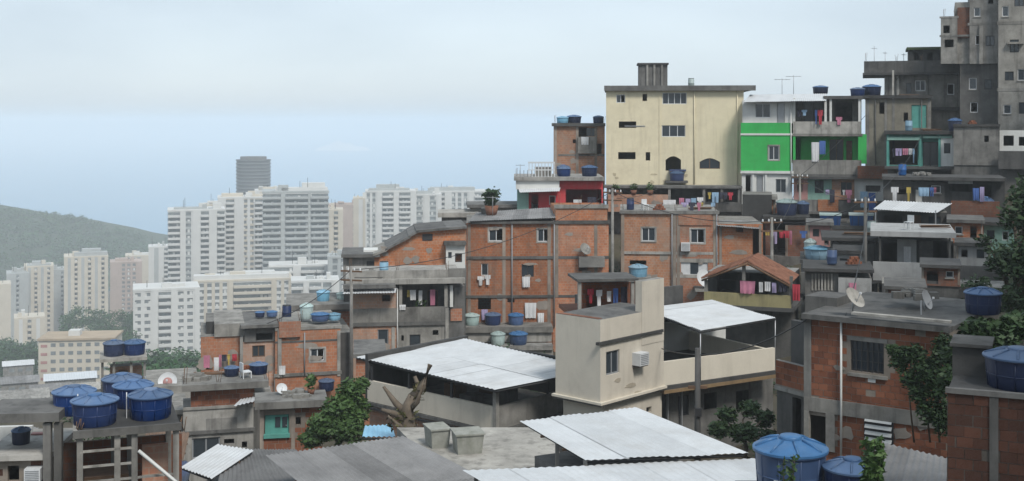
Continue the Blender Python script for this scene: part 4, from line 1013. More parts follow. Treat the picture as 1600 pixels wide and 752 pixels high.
for a, b, y0, y1, mt, lb in ((1156, 1180, 436, 455, 'c_pink', 'pink towel on the line under the clay tile roof'), (1186, 1192, 437, 452, 'c_white', 'first narrow white cloth next to the pink towel'), (1195, 1204, 436, 450, 'c_white', 'second white cloth on the tile roof house line'), (1206, 1213, 437, 452, 'c_lilac', 'lilac cloth after the two white ones under the tiles'), (1216, 1230, 436, 450, 'c_dark', 'dark trousers at the end of the tile roof house line'), (1238, 1250, 438, 462, 'c_red', 'red garment hanging outside the tile roof house post')):
    cloth(h, a, b, y0, y1, -0.2, mt, lb)
beamline(h.root, 'washing_line', [h.W(h.u(1104, -.2), -.2, h.z(436, -.2)), h.W(h.u(1240, -.2), -.2, h.z(436, -.2))], .008, 'dark')

# more small houses wedged into the right hand slope
for nm, lb, x0, x1, t, b, Y, D, mt, wins, rf in (
    ('plaster_hut', 'shade-dimmed white hut wedged beside the bare grey hut', 1304, 1352, 396, 432, 75, 3, 'dimmed_white', [(1312, 1324, 404, 418, 'k'), (1334, 1344, 402, 430, 'D')], 'concrete_b'),
    ('dark_brick_hut', 'dark brick hut under the pale board on the slope', 1384, 1446, 452, 486, 60, 3, 'brick_d', [(1396, 1408, 458, 470, 'k'), (1424, 1436, 458, 470, 'd')], 'concrete_d'),
    ('orange_hut', 'orange brick hut below the dark slope parapet', 1482, 1536, 348, 380, 80, 4, 'brick', [(1492, 1504, 354, 366, 'ws'), (1516, 1526, 354, 378, 'd')], 'concrete_d'),
    ('mint_hut', 'faded mint hut next to the orange hut by the big tree', 1534, 1590, 352, 404, 83, 4, 'mint', [(1542, 1554, 360, 374, 'k'), (1566, 1576, 362, 376, 'wo')], 'concrete_b'),
    ('whitewashed_hut', 'whitewashed hut below the orange hut and above the pale parapet', 1494, 1548, 384, 416, 74, 3, 'dimmed_white', [(1502, 1512, 390, 402, 'd'), (1526, 1538, 390, 404, 'k')], 'concrete_d'),
    ('brick_stair_tower', 'slim brick stair tower between the brick house and blue tanks', 1190, 1212, 312, 350, 100, 3, 'brick_p', [(1197, 1204, 320, 332, 'd')], 'concrete'),
    ('pink_hut', 'faded pink hut behind the clay tile roof', 1262, 1300, 352, 386, 88, 3, 'pink', [(1270, 1280, 358, 370, 'k'), (1288, 1295, 360, 384, 'd')], 'concrete_d'),
    ('open_brick_hut', 'low brick hut with open front above the retaining wall', 1440, 1500, 418, 446, 66, 3, 'brick_d', [(1448, 1466, 424, 444, 'd'), (1478, 1490, 424, 434, 'ws')], 'concrete_b')):
    h = House(nm, lb, x0, Y, b, None); h.block(x0, x1, t, b, 0, D, mt, wins); h.box('roof_slab', x0 - 3, x1 + 3, t - 5, t, -.35, D + .2, rf)
    h.cols((x0 + 2, x1 - 2), t, b, 3, mat='frame')

# ------------------------------------------------------------------ the long brick block and its neighbours
h = House('brick_block', 'long three storey brick block with grey beams in the middle of the hill', 729, 90, 528, None)
h.block(729, 864, 349, 532, 0, 8, 'brick', [(764, 787, 357, 377, 'wot'), (840, 859, 358, 378, 'wot'), (752, 763, 412, 431, 'w'), (815, 834, 413, 433, 'k'), (747, 767, 464, 484, 'd'), (793, 804, 467, 473, 'd')], down=1.5)
h.block(864, 951, 349, 532, -0.06, 8, 'brick_o', [(904, 919, 414, 424, 'd')], down=1.5)
h.block(868, 949, 325, 348, 0.3, 6, 'brick_o', name='parapet_wall', cap=False)
h.beam(866, 951, 320, 326, .3, 'concrete', 'coping', .1)
h.beam(866, 953, 345, 350, -.06, 'concrete_d', 'slab_edge', .12)
h.beam(735, 866, 346, 350, 0, 'concrete_d', 'slab_edge', .25)
h.quadroof([h.W(h.u(731, -.4), -.4, h.z(346, -.4)), h.W(h.u(868, -.4), -.4, h.z(341, -.4)), h.W(h.u(868, 6), 6, h.z(324, 6)), h.W(h.u(744, 6), 6, h.z(332, 6))], 'fibro')
h.beam(727, 951, 401, 405.5, -.06, 'concrete_d'); h.beam(727, 930, 462, 466, -.06, 'concrete_d')
h.cols((733, 787.5, 858), 351, 530, 5, 0, 'frame'); h.cols((870, 931), 351, 465, 5, -.06, 'frame')
h.box('plinth_wall', 727, 862, 520, 535, -2.0, 0, 'concrete_l'); h.box('ledge', 725, 864, 512, 520.5, -2.2, 0, 'concrete')
h.box('lower_ledge', 745, 864, 541, 548, -3.2, -2, 'concrete'); h.box('plinth_wall', 745, 864, 546, 580, -3.0, -1.9, 'concrete_l')
h.box('balcony_wall', 905, 945, 402, 418, -0.8, -.1, 'concrete')
htank(h, 737, -1.0, 512, -2.2, 26, 18, 'tank_pale', 'pale greenish tank at the outer end of the brick block ledge')
htank(h, 770, -1.0, 512, -2.2, 27, 19, 'tank_blue', 'dark blue tank second along the brick block ledge')
htank(h, 806, -1.0, 512, -2.2, 26, 18, 'tank_bright', 'bright blue tank third along the brick block ledge')
htank(h, 778, -2.6, 541, -3.2, 24, 20, 'tank_pale', 'grey tank on the lower ledge under the dark blue tank')
htank(h, 810, -2.55, 541, -3.2, 30, 20, 'tank_bright', 'lone bright blue tank on the lower ledge above the big white roof')
for a, b, y0, y1, mt, lb in ((746, 756, 432, 446, 'c_white', 'white shirt under the small window of the brick block'), (757, 767, 430, 445, 'c_white', 'second white shirt under the small window of the brick block'), (816, 828, 433, 449, 'c_white', 'white towel under the dark window of the brick block'), (752, 762, 484, 500, 'c_lilac', 'lilac cloth above the dark blue tank'), (820, 838, 474, 497, 'c_white', 'broad white sheet low on the brick block'), (840, 850, 490, 506, 'c_white', 'crumpled white cloth by the wall of the beige house')):
    cloth(h, a, b, y0, y1, -.16, mt, lb)
dish(h.W(h.u(914, -.6), -.6, h.z(402, -.8)), .45, 'pale dish on the balcony of the brick block', .6, 30, 'concrete_l')
antenna(h.W(h.u(770, 2), 2, h.z(338, 2)), 1.5, 'bushy antenna on the grey roof of the brick block', 6, .5)
plantpot(h.W(h.u(768, 3.2), 3.2, h.z(336, 3.2)), .55, 'dark shrub in a tub on the grey roof of the brick block', 200, 'leaf_d', 1.3)
h.box('roof_clutter', 752, 766, 326, 334, 4.4, 5.2, 'concrete_d')
# gable brick house
h = House('gable_brick_house', 'brick house with stepped sloping gable before the white towers', 580, 86, 440, None)
u = lambda x: h.u(x); z = lambda y: h.z(y)
poly = [(585, 400), (604, 392), (640, 372), (652, 364), (700, 360), (728, 358)]
vs = [(u(x), 0, z(y)) for x, y in poly]; n = len(vs)
mb = MB(); base = [(u(x), 0, z(440)) for x, y in poly]; D = 5.5
allv = vs + base + [(a, D, c) for a, _, c in vs] + [(a, D, c) for a, _, c in base]
mb.add(allv, [(i, i + 1, n + i + 1, n + i) for i in range(n - 1)] + [(2 * n + i, 2 * n + i + 1, 3 * n + i + 1, 3 * n + i) for i in range(n - 1)] + [(i, i + 1, 2 * n + i + 1, 2 * n + i) for i in range(n - 1)] + [(0, n, 3 * n, 2 * n), (n - 1, 2 * n - 1, 4 * n - 1, 3 * n - 1)])
mb.build('wall', 'brick_o', h.root)
for i in range(n - 1):
    (x0, y0), (x1, y1) = poly[i], poly[i + 1]
    MB().add([(u(x0) - .1, -.35, z(y0)), (u(x1) + .05, -.35, z(y1)), (u(x1) + .05, D, z(y1)), (u(x0) - .1, D, z(y0)), (u(x0) - .1, -.35, z(y0) + .16), (u(x1) + .05, -.35, z(y1) + .16), (u(x1) + .05, D, z(y1) + .16), (u(x0) - .1, D, z(y0) + .16)],
             [(0, 1, 2, 3), (4, 5, 6, 7), (0, 1, 5, 4), (1, 2, 6, 5), (2, 3, 7, 6), (3, 0, 4, 7)]).build('roof_slab', 'concrete_d' if i else 'concrete_l', h.root)
h.box('vent', 660, 676, 366, 376, -.05, 0.0, 'dark'); h.box('beam', 585, 728, 416, 424, -.12, 0, 'concrete')
h.block(697, 727, 384, 428, -.5, 2, 'white', [(711, 722, 396, 410, 'ko'), (700, 706, 394, 404, 'g')]); h.box('door_slab', 694, 728, 378, 384, -.8, 2, 'concrete_d')
for a, b, y0, y1 in ((612, 634, 417, 421), (650, 666, 414, 425), (672, 696, 417, 425)): h.box('opening', a, b, y0, y1, -.16, -.121, 'dark')
h.box('wing', 536, 590, 402, 440, 0.2, 4.5, 'concrete'); h.box('wing_roof', 533, 594, 398, 403, -.3, 4.6, 'concrete_d'); h.box('window', 573, 585, 408, 420, .16, .19, 'dark')
h.box('white_coping', 568, 604, 391, 396, 1.2, 3, 'white')
# shanty roofs climbing behind
h = House('stepped_roofs', 'jumble of grey stepped roofs between the gable house and brick block', 694, 104, 380, None)
h.block(690, 745, 340, 380, 0, 4, 'concrete', [(704, 716, 350, 364, 'd')]); h.block(735, 830, 325, 380, 1, 5, 'concrete', [(744, 752, 334, 346, 'd'), (786, 796, 328, 340, 'd')])
h.box('roof_slab', 684, 748, 333, 340, -.4, 4.2, 'concrete_l'); h.box('roof_slab', 730, 834, 320, 325, .6, 5.2, 'concrete_d'); h.box('roof_slab', 700, 735, 346, 350, -.8, -.05, 'concrete_d')
# grey balcony house
h = House('balcony_house', 'grey and brick house with a wide dark balcony beside the brick block', 548, 77, 580, None)
h.block(550, 622, 459, 580, 0, 7, 'brick_p', [(597, 610, 461, 471, 'd'), (590, 607, 515, 541, 'g')], down=2)
h.block(622, 700, 444, 482, 1.6, 7, 'concrete_d', [(632, 660, 452, 480, 'd'), (668, 684, 454, 480, 'n')])
h.block(620, 700, 508, 580, 0, 7, 'concrete', [(627, 631, 524, 533, 'd'), (640, 657, 523, 540, 'k'), (676, 685, 516, 524, 'd')], down=2)
h.block(698, 726, 448, 560, 0.3, 6, 'concrete_d', [(702, 710, 450, 478, 'd')])
h.box('grey_band', 548, 622, 483, 506, -.06, 0, 'concrete'); h.beam(546, 700, 505, 511, -.1, 'concrete_d')
h.box('balcony_wall', 622, 699, 481, 506, -.1, .1, 'concrete'); h.box('balcony_floor', 622, 698, 503, 507, .1, 1.6, 'concrete')
h.box('roof_slab', 540, 727, 438, 446, -.4, 7, 'concrete_l'); h.box('roof_parapet', 545, 700, 424, 438, 0, .2, 'concrete_l'); h.box('roof_parapet', 700, 728, 420, 438, .1, .3, 'concrete')
for x in (626, 697): h.box('post', x - 2.5, x + 2.5, 446, 482, -.08, .1, 'concrete_l')
h.box('pilaster', 703, 708, 446, 480, .1, .3, 'white'); h.box('pilaster', 696, 701, 482, 580, -.14, .02, 'concrete_l'); h.box('pilaster', 612, 617, 512, 580, -.07, 0.02, 'concrete_l'); h.box('brick_patch', 704, 722, 483, 502, .22, .3, 'brick')
h.box('awning', 536, 618, 446, 452, -1.1, -.45, 'concrete_d')
h.quadroof([h.W(h.u(534, -1.3), -1.3, h.z(459, -1.3)), h.W(h.u(618, -1.3), -1.3, h.z(459, -1.3)), h.W(h.u(620, 0), -.02, h.z(450)), h.W(h.u(546, 0), -.02, h.z(450))], 'whiteroof')
for a, b, y0, y1, mt, lb in ((654, 660, 456, 478, 'c_white', 'narrow white cloth hanging in the dark balcony'), (672, 680, 455, 479, 'c_pink', 'pink cloth hanging in the dark balcony'), (588, 598, 540, 558, 'c_white', 'white cloth below the window of the grey balcony house'), (624, 634, 478, 486, 'c_white', 'white rag over the corner of the grey balcony wall')):
    cloth(h, a, b, y0, y1, -.2 if y0 > 470 else 0.4, mt, lb)
plantpot(h.W(h.u(658, .6), .6, h.z(495)), .3, 'green plant standing in the dark balcony')
# small brick houses at the left edge of the hill
h = House('two_part_brick_house', 'orange brick house with dark flank and roof tanks at the hill edge', 312, 72, 622, None)
h.block(314, 378, 527, 592, 0.5, 6, 'brick_o', [(360, 370, 553, 561, 'd'), (322, 332, 560, 578, 'd')], down=2)
h.block(378, 432, 535, 592, 0.2, 6, 'brick_p', [(394, 414, 540, 558, 'n')], down=2)
h.block(430, 532, 517, 588, -0.3, 6, 'brick_o', [(485, 507, 545, 564, 'wot')], down=3)
h.block(429, 531, 588, 624, -0.25, 6, 'concrete_l', [(444, 470, 594, 612, 'g'), (486, 500, 596, 602, 'd')], down=3)
h.block(532, 551, 520, 624, .4, 6, 'concrete_b', down=3); h.beam(428, 534, 585, 590, -.3, 'concrete', 'beam', .08); h.beam(430, 532, 534, 537, -.3, 'concrete_d')
h.block(335, 382, 507, 527, .4, 6, 'concrete', name='parapet_wall'); h.block(382, 434, 514, 535, 0.1, 5, 'concrete_d', [(400, 426, 520, 532, 'd')]); h.box('roof_sheet', 376, 436, 509, 514, -.4, 5.2, 'concrete_d')
h.block(322, 340, 503, 532, 1.5, 5, 'concrete_b'); h.box('roof_deck', 430, 534, 513, 517.5, -.35, 6, 'concrete')
h.block(436, 470, 503, 528, -.5, 1.2, 'brick', name='stair_box'); h.box('post', 434, 440, 515, 590, -.42, -.3, 'concrete'); h.box('post', 527, 532, 517, 588, -.36, -.3, 'concrete_l'); h.box('post', 375, 380, 527, 592, .1, .5, 'concrete_l')
htank(h, 479, 1.6, 513, -.35, 22, 24, 'tank_pale', 'pale upright tank by the stair box of the orange brick house')
htank(h, 500, 0.6, 513, -.35, 30, 13, 'tank_bright', 'low bright blue tank on the orange brick house roof')
htank(h, 522, 0.7, 513, -.35, 22, 11, 'tank_sky', 'low light blue tank at the dark end of the orange brick roof')
for a, b, mt, lb in ((400, 412, 'tank_blue', 'flat blue tank on the grey lean-to roof of the brick house'), (418, 432, 'tank_bright', 'second flat blue tank on the grey lean-to roof')):
    htank(h, (a + b) / 2, 2, 509, -.4, b - a + 4, 9, mt, lb)
htank(h, 510, -1.0, 620, -.9, 26, 18, 'tank_navy', 'navy tank on the ground before the grey lower storey')
for a, b, y0, y1, mt, lb in ((318, 328, 556, 575, 'c_pink', 'pink cloth on the outer brick wall at the hill edge'), (334, 342, 560, 580, 'c_white', 'white cloth next to the pink one at the hill edge'), (436, 446, 578, 592, 'c_white', 'white cloth on the post of the orange brick house')):
    cloth(h, a, b, y0, y1, -.5, mt, lb)
h = House('flat_roof_house', 'low house with cracked flat roof behind the orange brick house', 452, 84, 520, None)
h.block(452, 552, 488, 525, 0, 5, 'brick', [(470, 480, 494, 506, 'd')]); h.box('roof_deck', 447, 556, 478, 486, -.5, 5.5, 'concrete'); h.box('coping', 448, 556, 486, 489, -.4, 0, 'concrete_d')
htank(h, 505, 1.5, 479, -.5, 22, 18, 'tank_sky', 'light blue tank on the cracked flat roof'); htank(h, 535, 2, 479, -.5, 20, 12, 'tank_pale', 'pale tank at the end of the cracked flat roof')
h = House('concrete_slab_house', 'plastered house with wide grey slab roof and orange brick band', 285, 53, 722, None)
h.block(298, 398, 612, 642, 0.15, 2.2, 'mortar', bricks='clay'); h.block(286, 396, 640, 722, 0, 2.2, 'concrete_l', [(300, 344, 684, 716, 'g'), (378, 386, 690, 700, 'd'), (350, 366, 686, 694, 'd')], down=2)
h.box('roof_slab', 284, 420, 603, 613, -.35, 2.3, 'concrete'); h.beam(282, 398, 676, 681, 0, 'concrete_d', 'beam', .12); h.beam(286, 396, 638, 642, 0, 'concrete', 'beam', .06)
h.box('panel', 322, 370, 655, 676, -.03, 0, 'concrete'); h.block(396, 425, 616, 722, .6, 2.2, 'concrete_d', down=2)
h.quadroof([h.W(h.u(364, -1), -1, h.z(640, -1)), h.W(h.u(398, -1), -1, h.z(634, -1)), h.W(h.u(400, 0.1), .1, h.z(627, 0)), h.W(h.u(376, 0.1), .1, h.z(630, 0))], 'whiteroof', 'awning_sheet')
htank(h, 362, 1.2, 603, -.35, 25, 16, 'tank_navy', 'navy tank in the middle of the wide grey slab roof'); htank(h, 404, 1.4, 603, -.35, 30, 18, 'tank_navy', 'navy tank at the inner end of the wide grey slab roof')
h = House('teal_window_house', 'small brick house with turquoise window and mossy slab roof', 404, 49, 702, None)
h.block(406, 505, 640, 705, 0, 1.4, 'mortar', [(413, 452, 648, 682, 'Dt'), (462, 470, 652, 664, 'd')], down=2, bricks='clay')
h.box('roof_slab', 398, 512, 630, 641, -.4, 1.5, 'concrete'); h.cols((409, 458), 641, 705, 6)
h.box('window_box', 412, 453, 680, 686, -.12, .05, 'teal')
for i in range(2): h.box('pane', 430 + i * 11, 438 + i * 11, 652, 668, .05, .079, 'glass')
dish(h.W(h.u(440, .9), .9, h.z(630, -.4)), .22, 'small dish on the mossy slab above the turquoise window', .4, 30)
plantpot(h.W(h.u(486, .8), .8, h.z(630, -.4)), .17, 'tub plant on the mossy slab next to the tree')
# tank stand house further down the slope
h = House('tank_stand', 'thin concrete stand carrying two blue tanks on the far slope', 158, 92, 598, None, 'structure')
h.box('deck', 156, 230, 562, 567, -.4, 3, 'concrete_l')
for x in (160, 178, 205, 226): h.box('post', x - 2, x + 2, 567, 602, 0, .25, 'concrete'); h.box('post', x - 2, x + 2, 567, 602, 2.4, 2.65, 'concrete_d')
h.block(172, 222, 574, 602, 1.2, 2.4, 'brick_p', [(186, 200, 578, 594, 'd')]); 
htank(h, 178, 1.0, 562, -.4, 34, 24, 'tank_blue', 'blue tank with pale rim on the thin stand nearer the apartment slab'); htank(h, 210, 1.0, 562, -.4, 36, 23, 'tank_blue', 'blue tank with pale rim on the thin stand nearer the white block')
h = House('white_tarp_house', 'low house covered by a bright white sheet roof behind the front tanks', 226, 62, 650, None)
h.block(228, 312, 606, 655, .4, 5, 'concrete', [(240, 252, 618, 640, 'd')])
h.quadroof([h.W(h.u(240, -.6), -.6, h.z(628, -.6)), h.W(h.u(302, -.6), -.6, h.z(640, -.6)), h.W(h.u(316, 5), 5, h.z(588, 5)), h.W(h.u(226, 5), 5, h.z(588, 5))], 'whiteroof')
dish(h.W(h.u(262, 1.2), 1.2, h.z(616, 1.2)), .48, 'white dish with red round emblem on the white sheet roof', .15, 25, 'alu', emblem='pink')

# ------------------------------------------------------------------ beige corner house with its roof terrace
h = House('beige_house', 'smooth beige corner house with walled roof terrace and taller end', 938, 46, 690, 47)
v1 = h.side(868, 560, 0)[0]
h.block(938, 1037, 500, 634, 0, v1, 'beige', [(947, 968, 548, 585, 'g')], roofmat='concrete_d', down=0)
h.block(944, 1034, 634, 700, 0.14, v1 - .05, 'beige', [(1010, 1018, 636, 645, 'd')], cap=False, lw=())
h.block(1003, 1037.5, 440, 540, -.02, .3, 'beige', name='taller_wall')
h.beam(936, 1037, 536, 540.5, 0, 'concrete_b', 'drip_band', .1)
def band(h, u0, u1, v0, v1, py, th, mat, name):
    z = h.z(py); MB().box(u0, u1, v0, v1, z - th, z).build(name, mat, h.root)
U1 = h.u(1037)
band(h, -.12, U1 + .05, -.14, v1 + .1, 629, .09, 'beige_l', 'floor_band'); band(h, -.1, U1 + .02, -.11, v1 + .05, 633, .06, 'concrete_b', 'drip_band')
for k in range(3):   # terrace edge tiles
    MB().box(.05, .3, .15 + k * .7, .8 + k * .7, h.z(500) - .01, h.z(500) + .02).build('coping_tile', 'tile', h.root)
acunit(h, 989, 1003, 563, 583, -.04, 'boxy air conditioner on the beige house wall by the window')
# covered room on the terrace
h2 = House('terrace_room', 'small dark covered room full of washing on the beige roof terrace', 902, 50.5, 496, 8, 'house', ground=False)
h2.block(910, 992, 442, 500, 1.1, 1.8, 'brick_d', [(916, 940, 450, 486, 'd')]); h2.box('roof_slab', 902, 998, 437, 441, -.25, 1.9, 'concrete_d'); h2.box('floor', 896, 1010, 494, 500, -.4, 3, 'tile')
for x in (906, 989, 996): h2.box('post', x - 2.5, x + 2.5, 441, 496, -.15, .02, 'concrete'); 
h2.box('low_wall', 928, 985, 482, 496, -.1, 0, 'brick')
for a, b, y0, y1, mt, lb in ((918, 928, 452, 474, 'c_red', 'red shirt in the covered terrace room'), (931, 941, 454, 478, 'c_white', 'white shirt next to the red one in the terrace room'), (948, 955, 456, 472, 'c_white', 'small white cloth in the middle of the terrace room'), (958, 966, 452, 480, 'c_blue', 'blue trousers in the terrace room'), (970, 980, 450, 480, 'c_dark', 'dark coat at the end of the terrace room')):
    cloth(h2, a, b, y0, y1, .4, mt, lb)
for x, z_ in ((870, 0), (884, 0)): pass
# carport terrace
h = House('carport_terrace', 'cream walled terrace under a white sheet roof beside the beige house', 1037, 49, 690, 31)
zt = h.F(1037, 566)[1]; u1 = h.u(1211); zf = zt - 0.95
MB().box(0, u1, 0, .16, zf, zt).build('parapet', 'beige_l', h.root)
MB().box(-.05, u1 + .1, -.12, 6.4, zf - .22, zf).build('floor_slab', 'concrete_b', h.root); MB().box(-.1, u1 + .15, -.16, .1, zf - .3, zf - .16).build('floor_edge', surf('rusty_edge', (.25, .17, .09), .3), h.root)
MB().box(u1 - .16, u1, .16, 6.2, zf, zt - .1).build('parapet', 'beige_l', h.root)
MB().box(0, u1, 6.2, 6.4, zf, zf + 2.9).build('back_wall', 'concrete_b', h.root)  # walls and floor coloured dark to deepen the shade under the roof
MB().box(u1 * .62, u1 * 1.35, 5.6, 5.8, zf, zf + 1.35).build('white_wall', 'white', h.root)
MB().box(u1 * .5, u1 * .56, 5.4, 5.6, zf, zf + 2.1).build('brick_pier', 'brick_d', h.root)
MB().box(.05, 2.0, 3.4, 3.6, zf, zf + 2.0).build('inner_wall', 'concrete_b', h.root)
h.block(1040, 1208, 606, 700, .9, 6, 'concrete_d', [(1060, 1076, 618, 650, 'k'), (1100, 1120, 614, 640, 'd'), (1150, 1170, 610, 640, 'd')], down=1)
for x in (1044, 1066): h.box('pipe', x - 1, x + 1, 600, 680, .7, .8, 'steel')
zr = 141.45
fr = [PZ(1095, 517, zr), PZ(1212, 497, zr), PZ(1112, 469, zr), PZ(1005, 482, zr)]
roof = h.quadroof([fr[3], fr[0], fr[1], fr[2]], 'whiteroof')
for p in (fr[0], fr[1], fr[3]): beamline(h.root, 'post', [p + Vector((0, .1, -.04)), Vector((p.x, p.y + .1, h.Z + zf))], .035, 'steel')
beamline(h.root, 'roof_beam', [fr[0] + Vector((0, .05, -.07)), fr[1] + Vector((0, .05, -.07))], .04, 'dark'); beamline(h.root, 'roof_beam', [fr[3] + Vector((0, .05, -.07)), fr[0] + Vector((0, .05, -.07))], .04, 'dark')
t = thing('utility_pole', 'dark slim pole standing before the cream terrace wall', 'pole', PZ(1090, 700, 137.9))
MB().tube([(0, 0, -1), (0, 0, 3.7)], [.13, .1], 8).build('shaft', 'concrete_b', t); MB().box(-.35, .35, -.05, .05, 2.2, 2.3).build('crossarm', 'wood', t); MB().box(-.12, .12, -.2, -.1, 1.2, 1.5).build('meter_box', 'dark', t)
# pavilion with the big white roof
h = House('pavilion', 'open sided rooftop hall under the largest white roof', 775, 47.6, 690, 48)
vL = h.side(574, 590, 0)[0]; zt = h.z(637); zb = h.z(673); UR = h.u(930)
for nm, bx in (('parapet', (0, .14, .14, vL)), ('parapet', (.14, UR, 0, .14))): MB().box(bx[0], bx[1], bx[2], bx[3], zb, zt).build(nm, 'beige' if bx[0] == 0 else 'concrete', h.root)
MB().box(-.06, UR, -.06, vL + .1, zb - .16, zb - .02).build('floor_slab', 'concrete_d', h.root)
MB().box(0.05, UR, vL, vL + .2, zb, zt + 1.1).build('back_wall', 'concrete_b', h.root); MB().box(UR, UR + .2, 0, vL, zb, zt + .8).build('back_wall', 'concrete_b', h.root)
MB().box(.12, UR, .12, vL, zb - 2.6, zb - .16).build('lower_wall', 'brick_p', h.root)
zr = 139.66
q = [PZ(775, 609.5, zr), PZ(935, 578, zr + .15), PZ(717, 527, zr + .15), PZ(556, 558, zr)]
h.quadroof([q[3], q[0], q[1], q[2]], 'whiteroof', rows=2, pitch=.25, amp=.018)
beamline(h.root, 'roof_beam', [q[3] + Vector((.05, .1, -.08)), q[0] + Vector((0, .1, -.08))], .05, 'dark'); beamline(h.root, 'roof_beam', [q[0] + Vector((0, .1, -.08)), q[1] + Vector((0, .1, -.08))], .05, 'dark')
MB().box(-.05, .13, -.05, .13, zb, h.z(612)).build('post', 'concrete_l', h.root)
for k in (.33, .66, .97): MB().box(.02, .1, vL * k - .05, vL * k + .05, zt, h.z(612) - .02).build('post', 'dark', h.root)
for k in (.5, .95): MB().box(UR * k, UR * k + .08, .02, .1, zt, h.z(612) - .02).build('post', 'dark', h.root)
for k in range(4): MB().box(1.2 + k * 1.1, 1.9 + k * 1.1, 2.5 + (k % 2) * 2, 3.2 + (k % 2) * 2, zb, zb + .75).build('table', 'wood' if k % 2 else 'concrete_d', h.root)
MB().box(-.12, -.05, 2.2, vL + .1, zb - .3, zb - .2).build('gutter', 'dark', h.root)
# concrete roof with two old tanks
zc = 140.0
t = thing('flat_roofed_house', 'low house with pale weathered concrete roof between the grey and white sheet roofs', 'house', PZ(760, 700, zc - .2))
c = [local(t, x) for x in (PZ(700, 748, zc), PZ(880, 722, zc), PZ(860, 668, zc), PZ(620, 668, zc))]
MB().add([tuple(x) for x in c] + [(x.x, x.y, x.z - .25) for x in c], [(0, 1, 2, 3), (4, 5, 6, 7), (0, 1, 5, 4), (1, 2, 6, 5), (2, 3, 7, 6), (3, 0, 4, 7)]).build('slab', 'concrete_l', t)
MB().add([(x.x * .97, x.y * .97, x.z - .25) for x in c] + [(x.x * .97, x.y * .97, x.z - 3.2) for x in c], [(0, 1, 5, 4), (1, 2, 6, 5), (2, 3, 7, 6), (3, 0, 4, 7)]).build('wall', 'concrete', t)
GROUND_PTS.append((0, 38, 137.2))
def oldtank(px0, px1, py0, py1, label, yaw):
    p = PZ((px0 + px1) / 2, py1 - 4, zc); w = (px1 - px0) / 2 * p.y / F * .82; H = (py1 - py0) * p.y / F * .86
    t = thing('old_tank', label, 'water tank', p, yaw, 'old grey cement tanks')
    mb = MB(); k = .86; d = .42
    mb.add([(sx * w * (k if z == 0 else 1), sy * d * (k if z == 0 else 1), z) for z in (0, H * .86) for sy in (-1, 1) for sx in (-1, 1)], [(0, 2, 3, 1), (0, 1, 5, 4), (2, 6, 7, 3), (0, 4, 6, 2), (1, 3, 7, 5)]); mb.build('body', 'asbestos', t)
    MB().box(-w * 1.08, w * 1.08, -d * 1.1, d * 1.1, H * .86, H * .93).build('lid', 'asbestos', t)
    for sx in (-1, 1): MB().box(sx * w * .6 - .08, sx * w * .6 + .08, -d * .8, d * .8, -.1, 0).build('foot', 'concrete_d', t)
    return t
oldtank(664, 702, 662, 700, 'grey cement tank next to the dead tree on the concrete roof', .35)
oldtank(704, 757, 669, 709, 'larger grey cement tank with rust spot on the concrete roof', .25)
# foreground sheet roofs
def sheetroof(label, corners, mat, hgt, posts=(), **kw):
    c = corners; base = (c[0] + c[1] + c[2] + c[3]) / 4
    t = thing('sheet_roof', label, 'roof', (base.x, base.y, base.z - hgt), 0, 'foreground sheet roofs')
    L = [local(t, x) for x in c]
    corrugated(L, mat, 'roof_sheet', t, **kw)
    K = [L[0].lerp(L[2], .03), L[1].lerp(L[3], .03), L[2].lerp(L[0], .03), L[3].lerp(L[1], .03)]
    for i, j in ((0, 1), (3, 2), (0, 3), (1, 2)): MB().tube([K[i] + Vector((0, 0, -.075)), K[j] + Vector((0, 0, -.075))], .035, 4).build('purlin', 'dark', t)
    for f in (.33, .66): MB().tube([L[0].lerp(L[3], f) + Vector((0, 0, -.085)), L[1].lerp(L[2], f) + Vector((0, 0, -.085))], .035, 4).build('purlin', 'wood', t)
    for p in posts: q = L[0].lerp(L[1], p[0]).lerp(L[3].lerp(L[2], p[0]), p[1]); MB().box(q.x - .05, q.x + .05, q.y - .05, q.y + .05, q.z - hgt - .6, q.z - .06).build('post', 'concrete', t)
    lo = min(x.z for x in L)
    k = [L[0].lerp(L[2], .07), L[1].lerp(L[3], .07), L[2].lerp(L[0], .07), L[3].lerp(L[1], .07)]
    MB().add([(x.x, x.y, lo - .75) for x in k] + [(x.x, x.y, -hgt - 2) for x in k], [(0, 1, 5, 4), (1, 2, 6, 5), (2, 3, 7, 6), (3, 0, 4, 7), (0, 1, 2, 3)]).build('wall', 'concrete_d', t)
    return t
z1 = 141.7
sheetroof('white corrugated roof with wavy front edge next to the big blue tank', [PZ(915, 719, z1), PZ(1173, 709, z1), PZ(996, 637, z1 + .15), PZ(812, 658, z1 + .15)], 'whiteroof', 2.6, [(0.02, .45), (.02, .05)], rows=1, pitch=.185, amp=.011)
z2 = 141.56
sheetroof('lower white corrugated roof running out of the bottom of the picture', [PZ(850, 810, z2), PZ(1330, 790, z2), PZ(1196, 716, z2), PZ(723, 735, z2)], 'whiteroof', 2.4, [(.02, .9)], pitch=.185, amp=.011)
z3 = 140.25
sheetroof('wide grey fibre cement roof at the bottom of the picture', [PZ(560, 830, z3 - .45), PZ(900, 822, z3 - .45), PZ(632, 682, z3 + .1), PZ(415, 712, z3 + .1)], 'fibro', 2.2, rows=2)
sheetroof('dark old sheet roof left of the wide grey roof', [PZ(330, 800, 139.2), PZ(570, 800, 139.2), PZ(462, 702, 139.5), PZ(352, 702, 139.5)], surf('black_fibro', (.17, .168, .165), .3, amt=.5), 2.0)
sheetroof('small white sheet roof beside the front tank platform', [PZ(282, 730, 139.4), PZ(330, 748, 139.4), PZ(396, 704, 139.6), PZ(340, 694, 139.6)], 'whiteroof', 1.8)
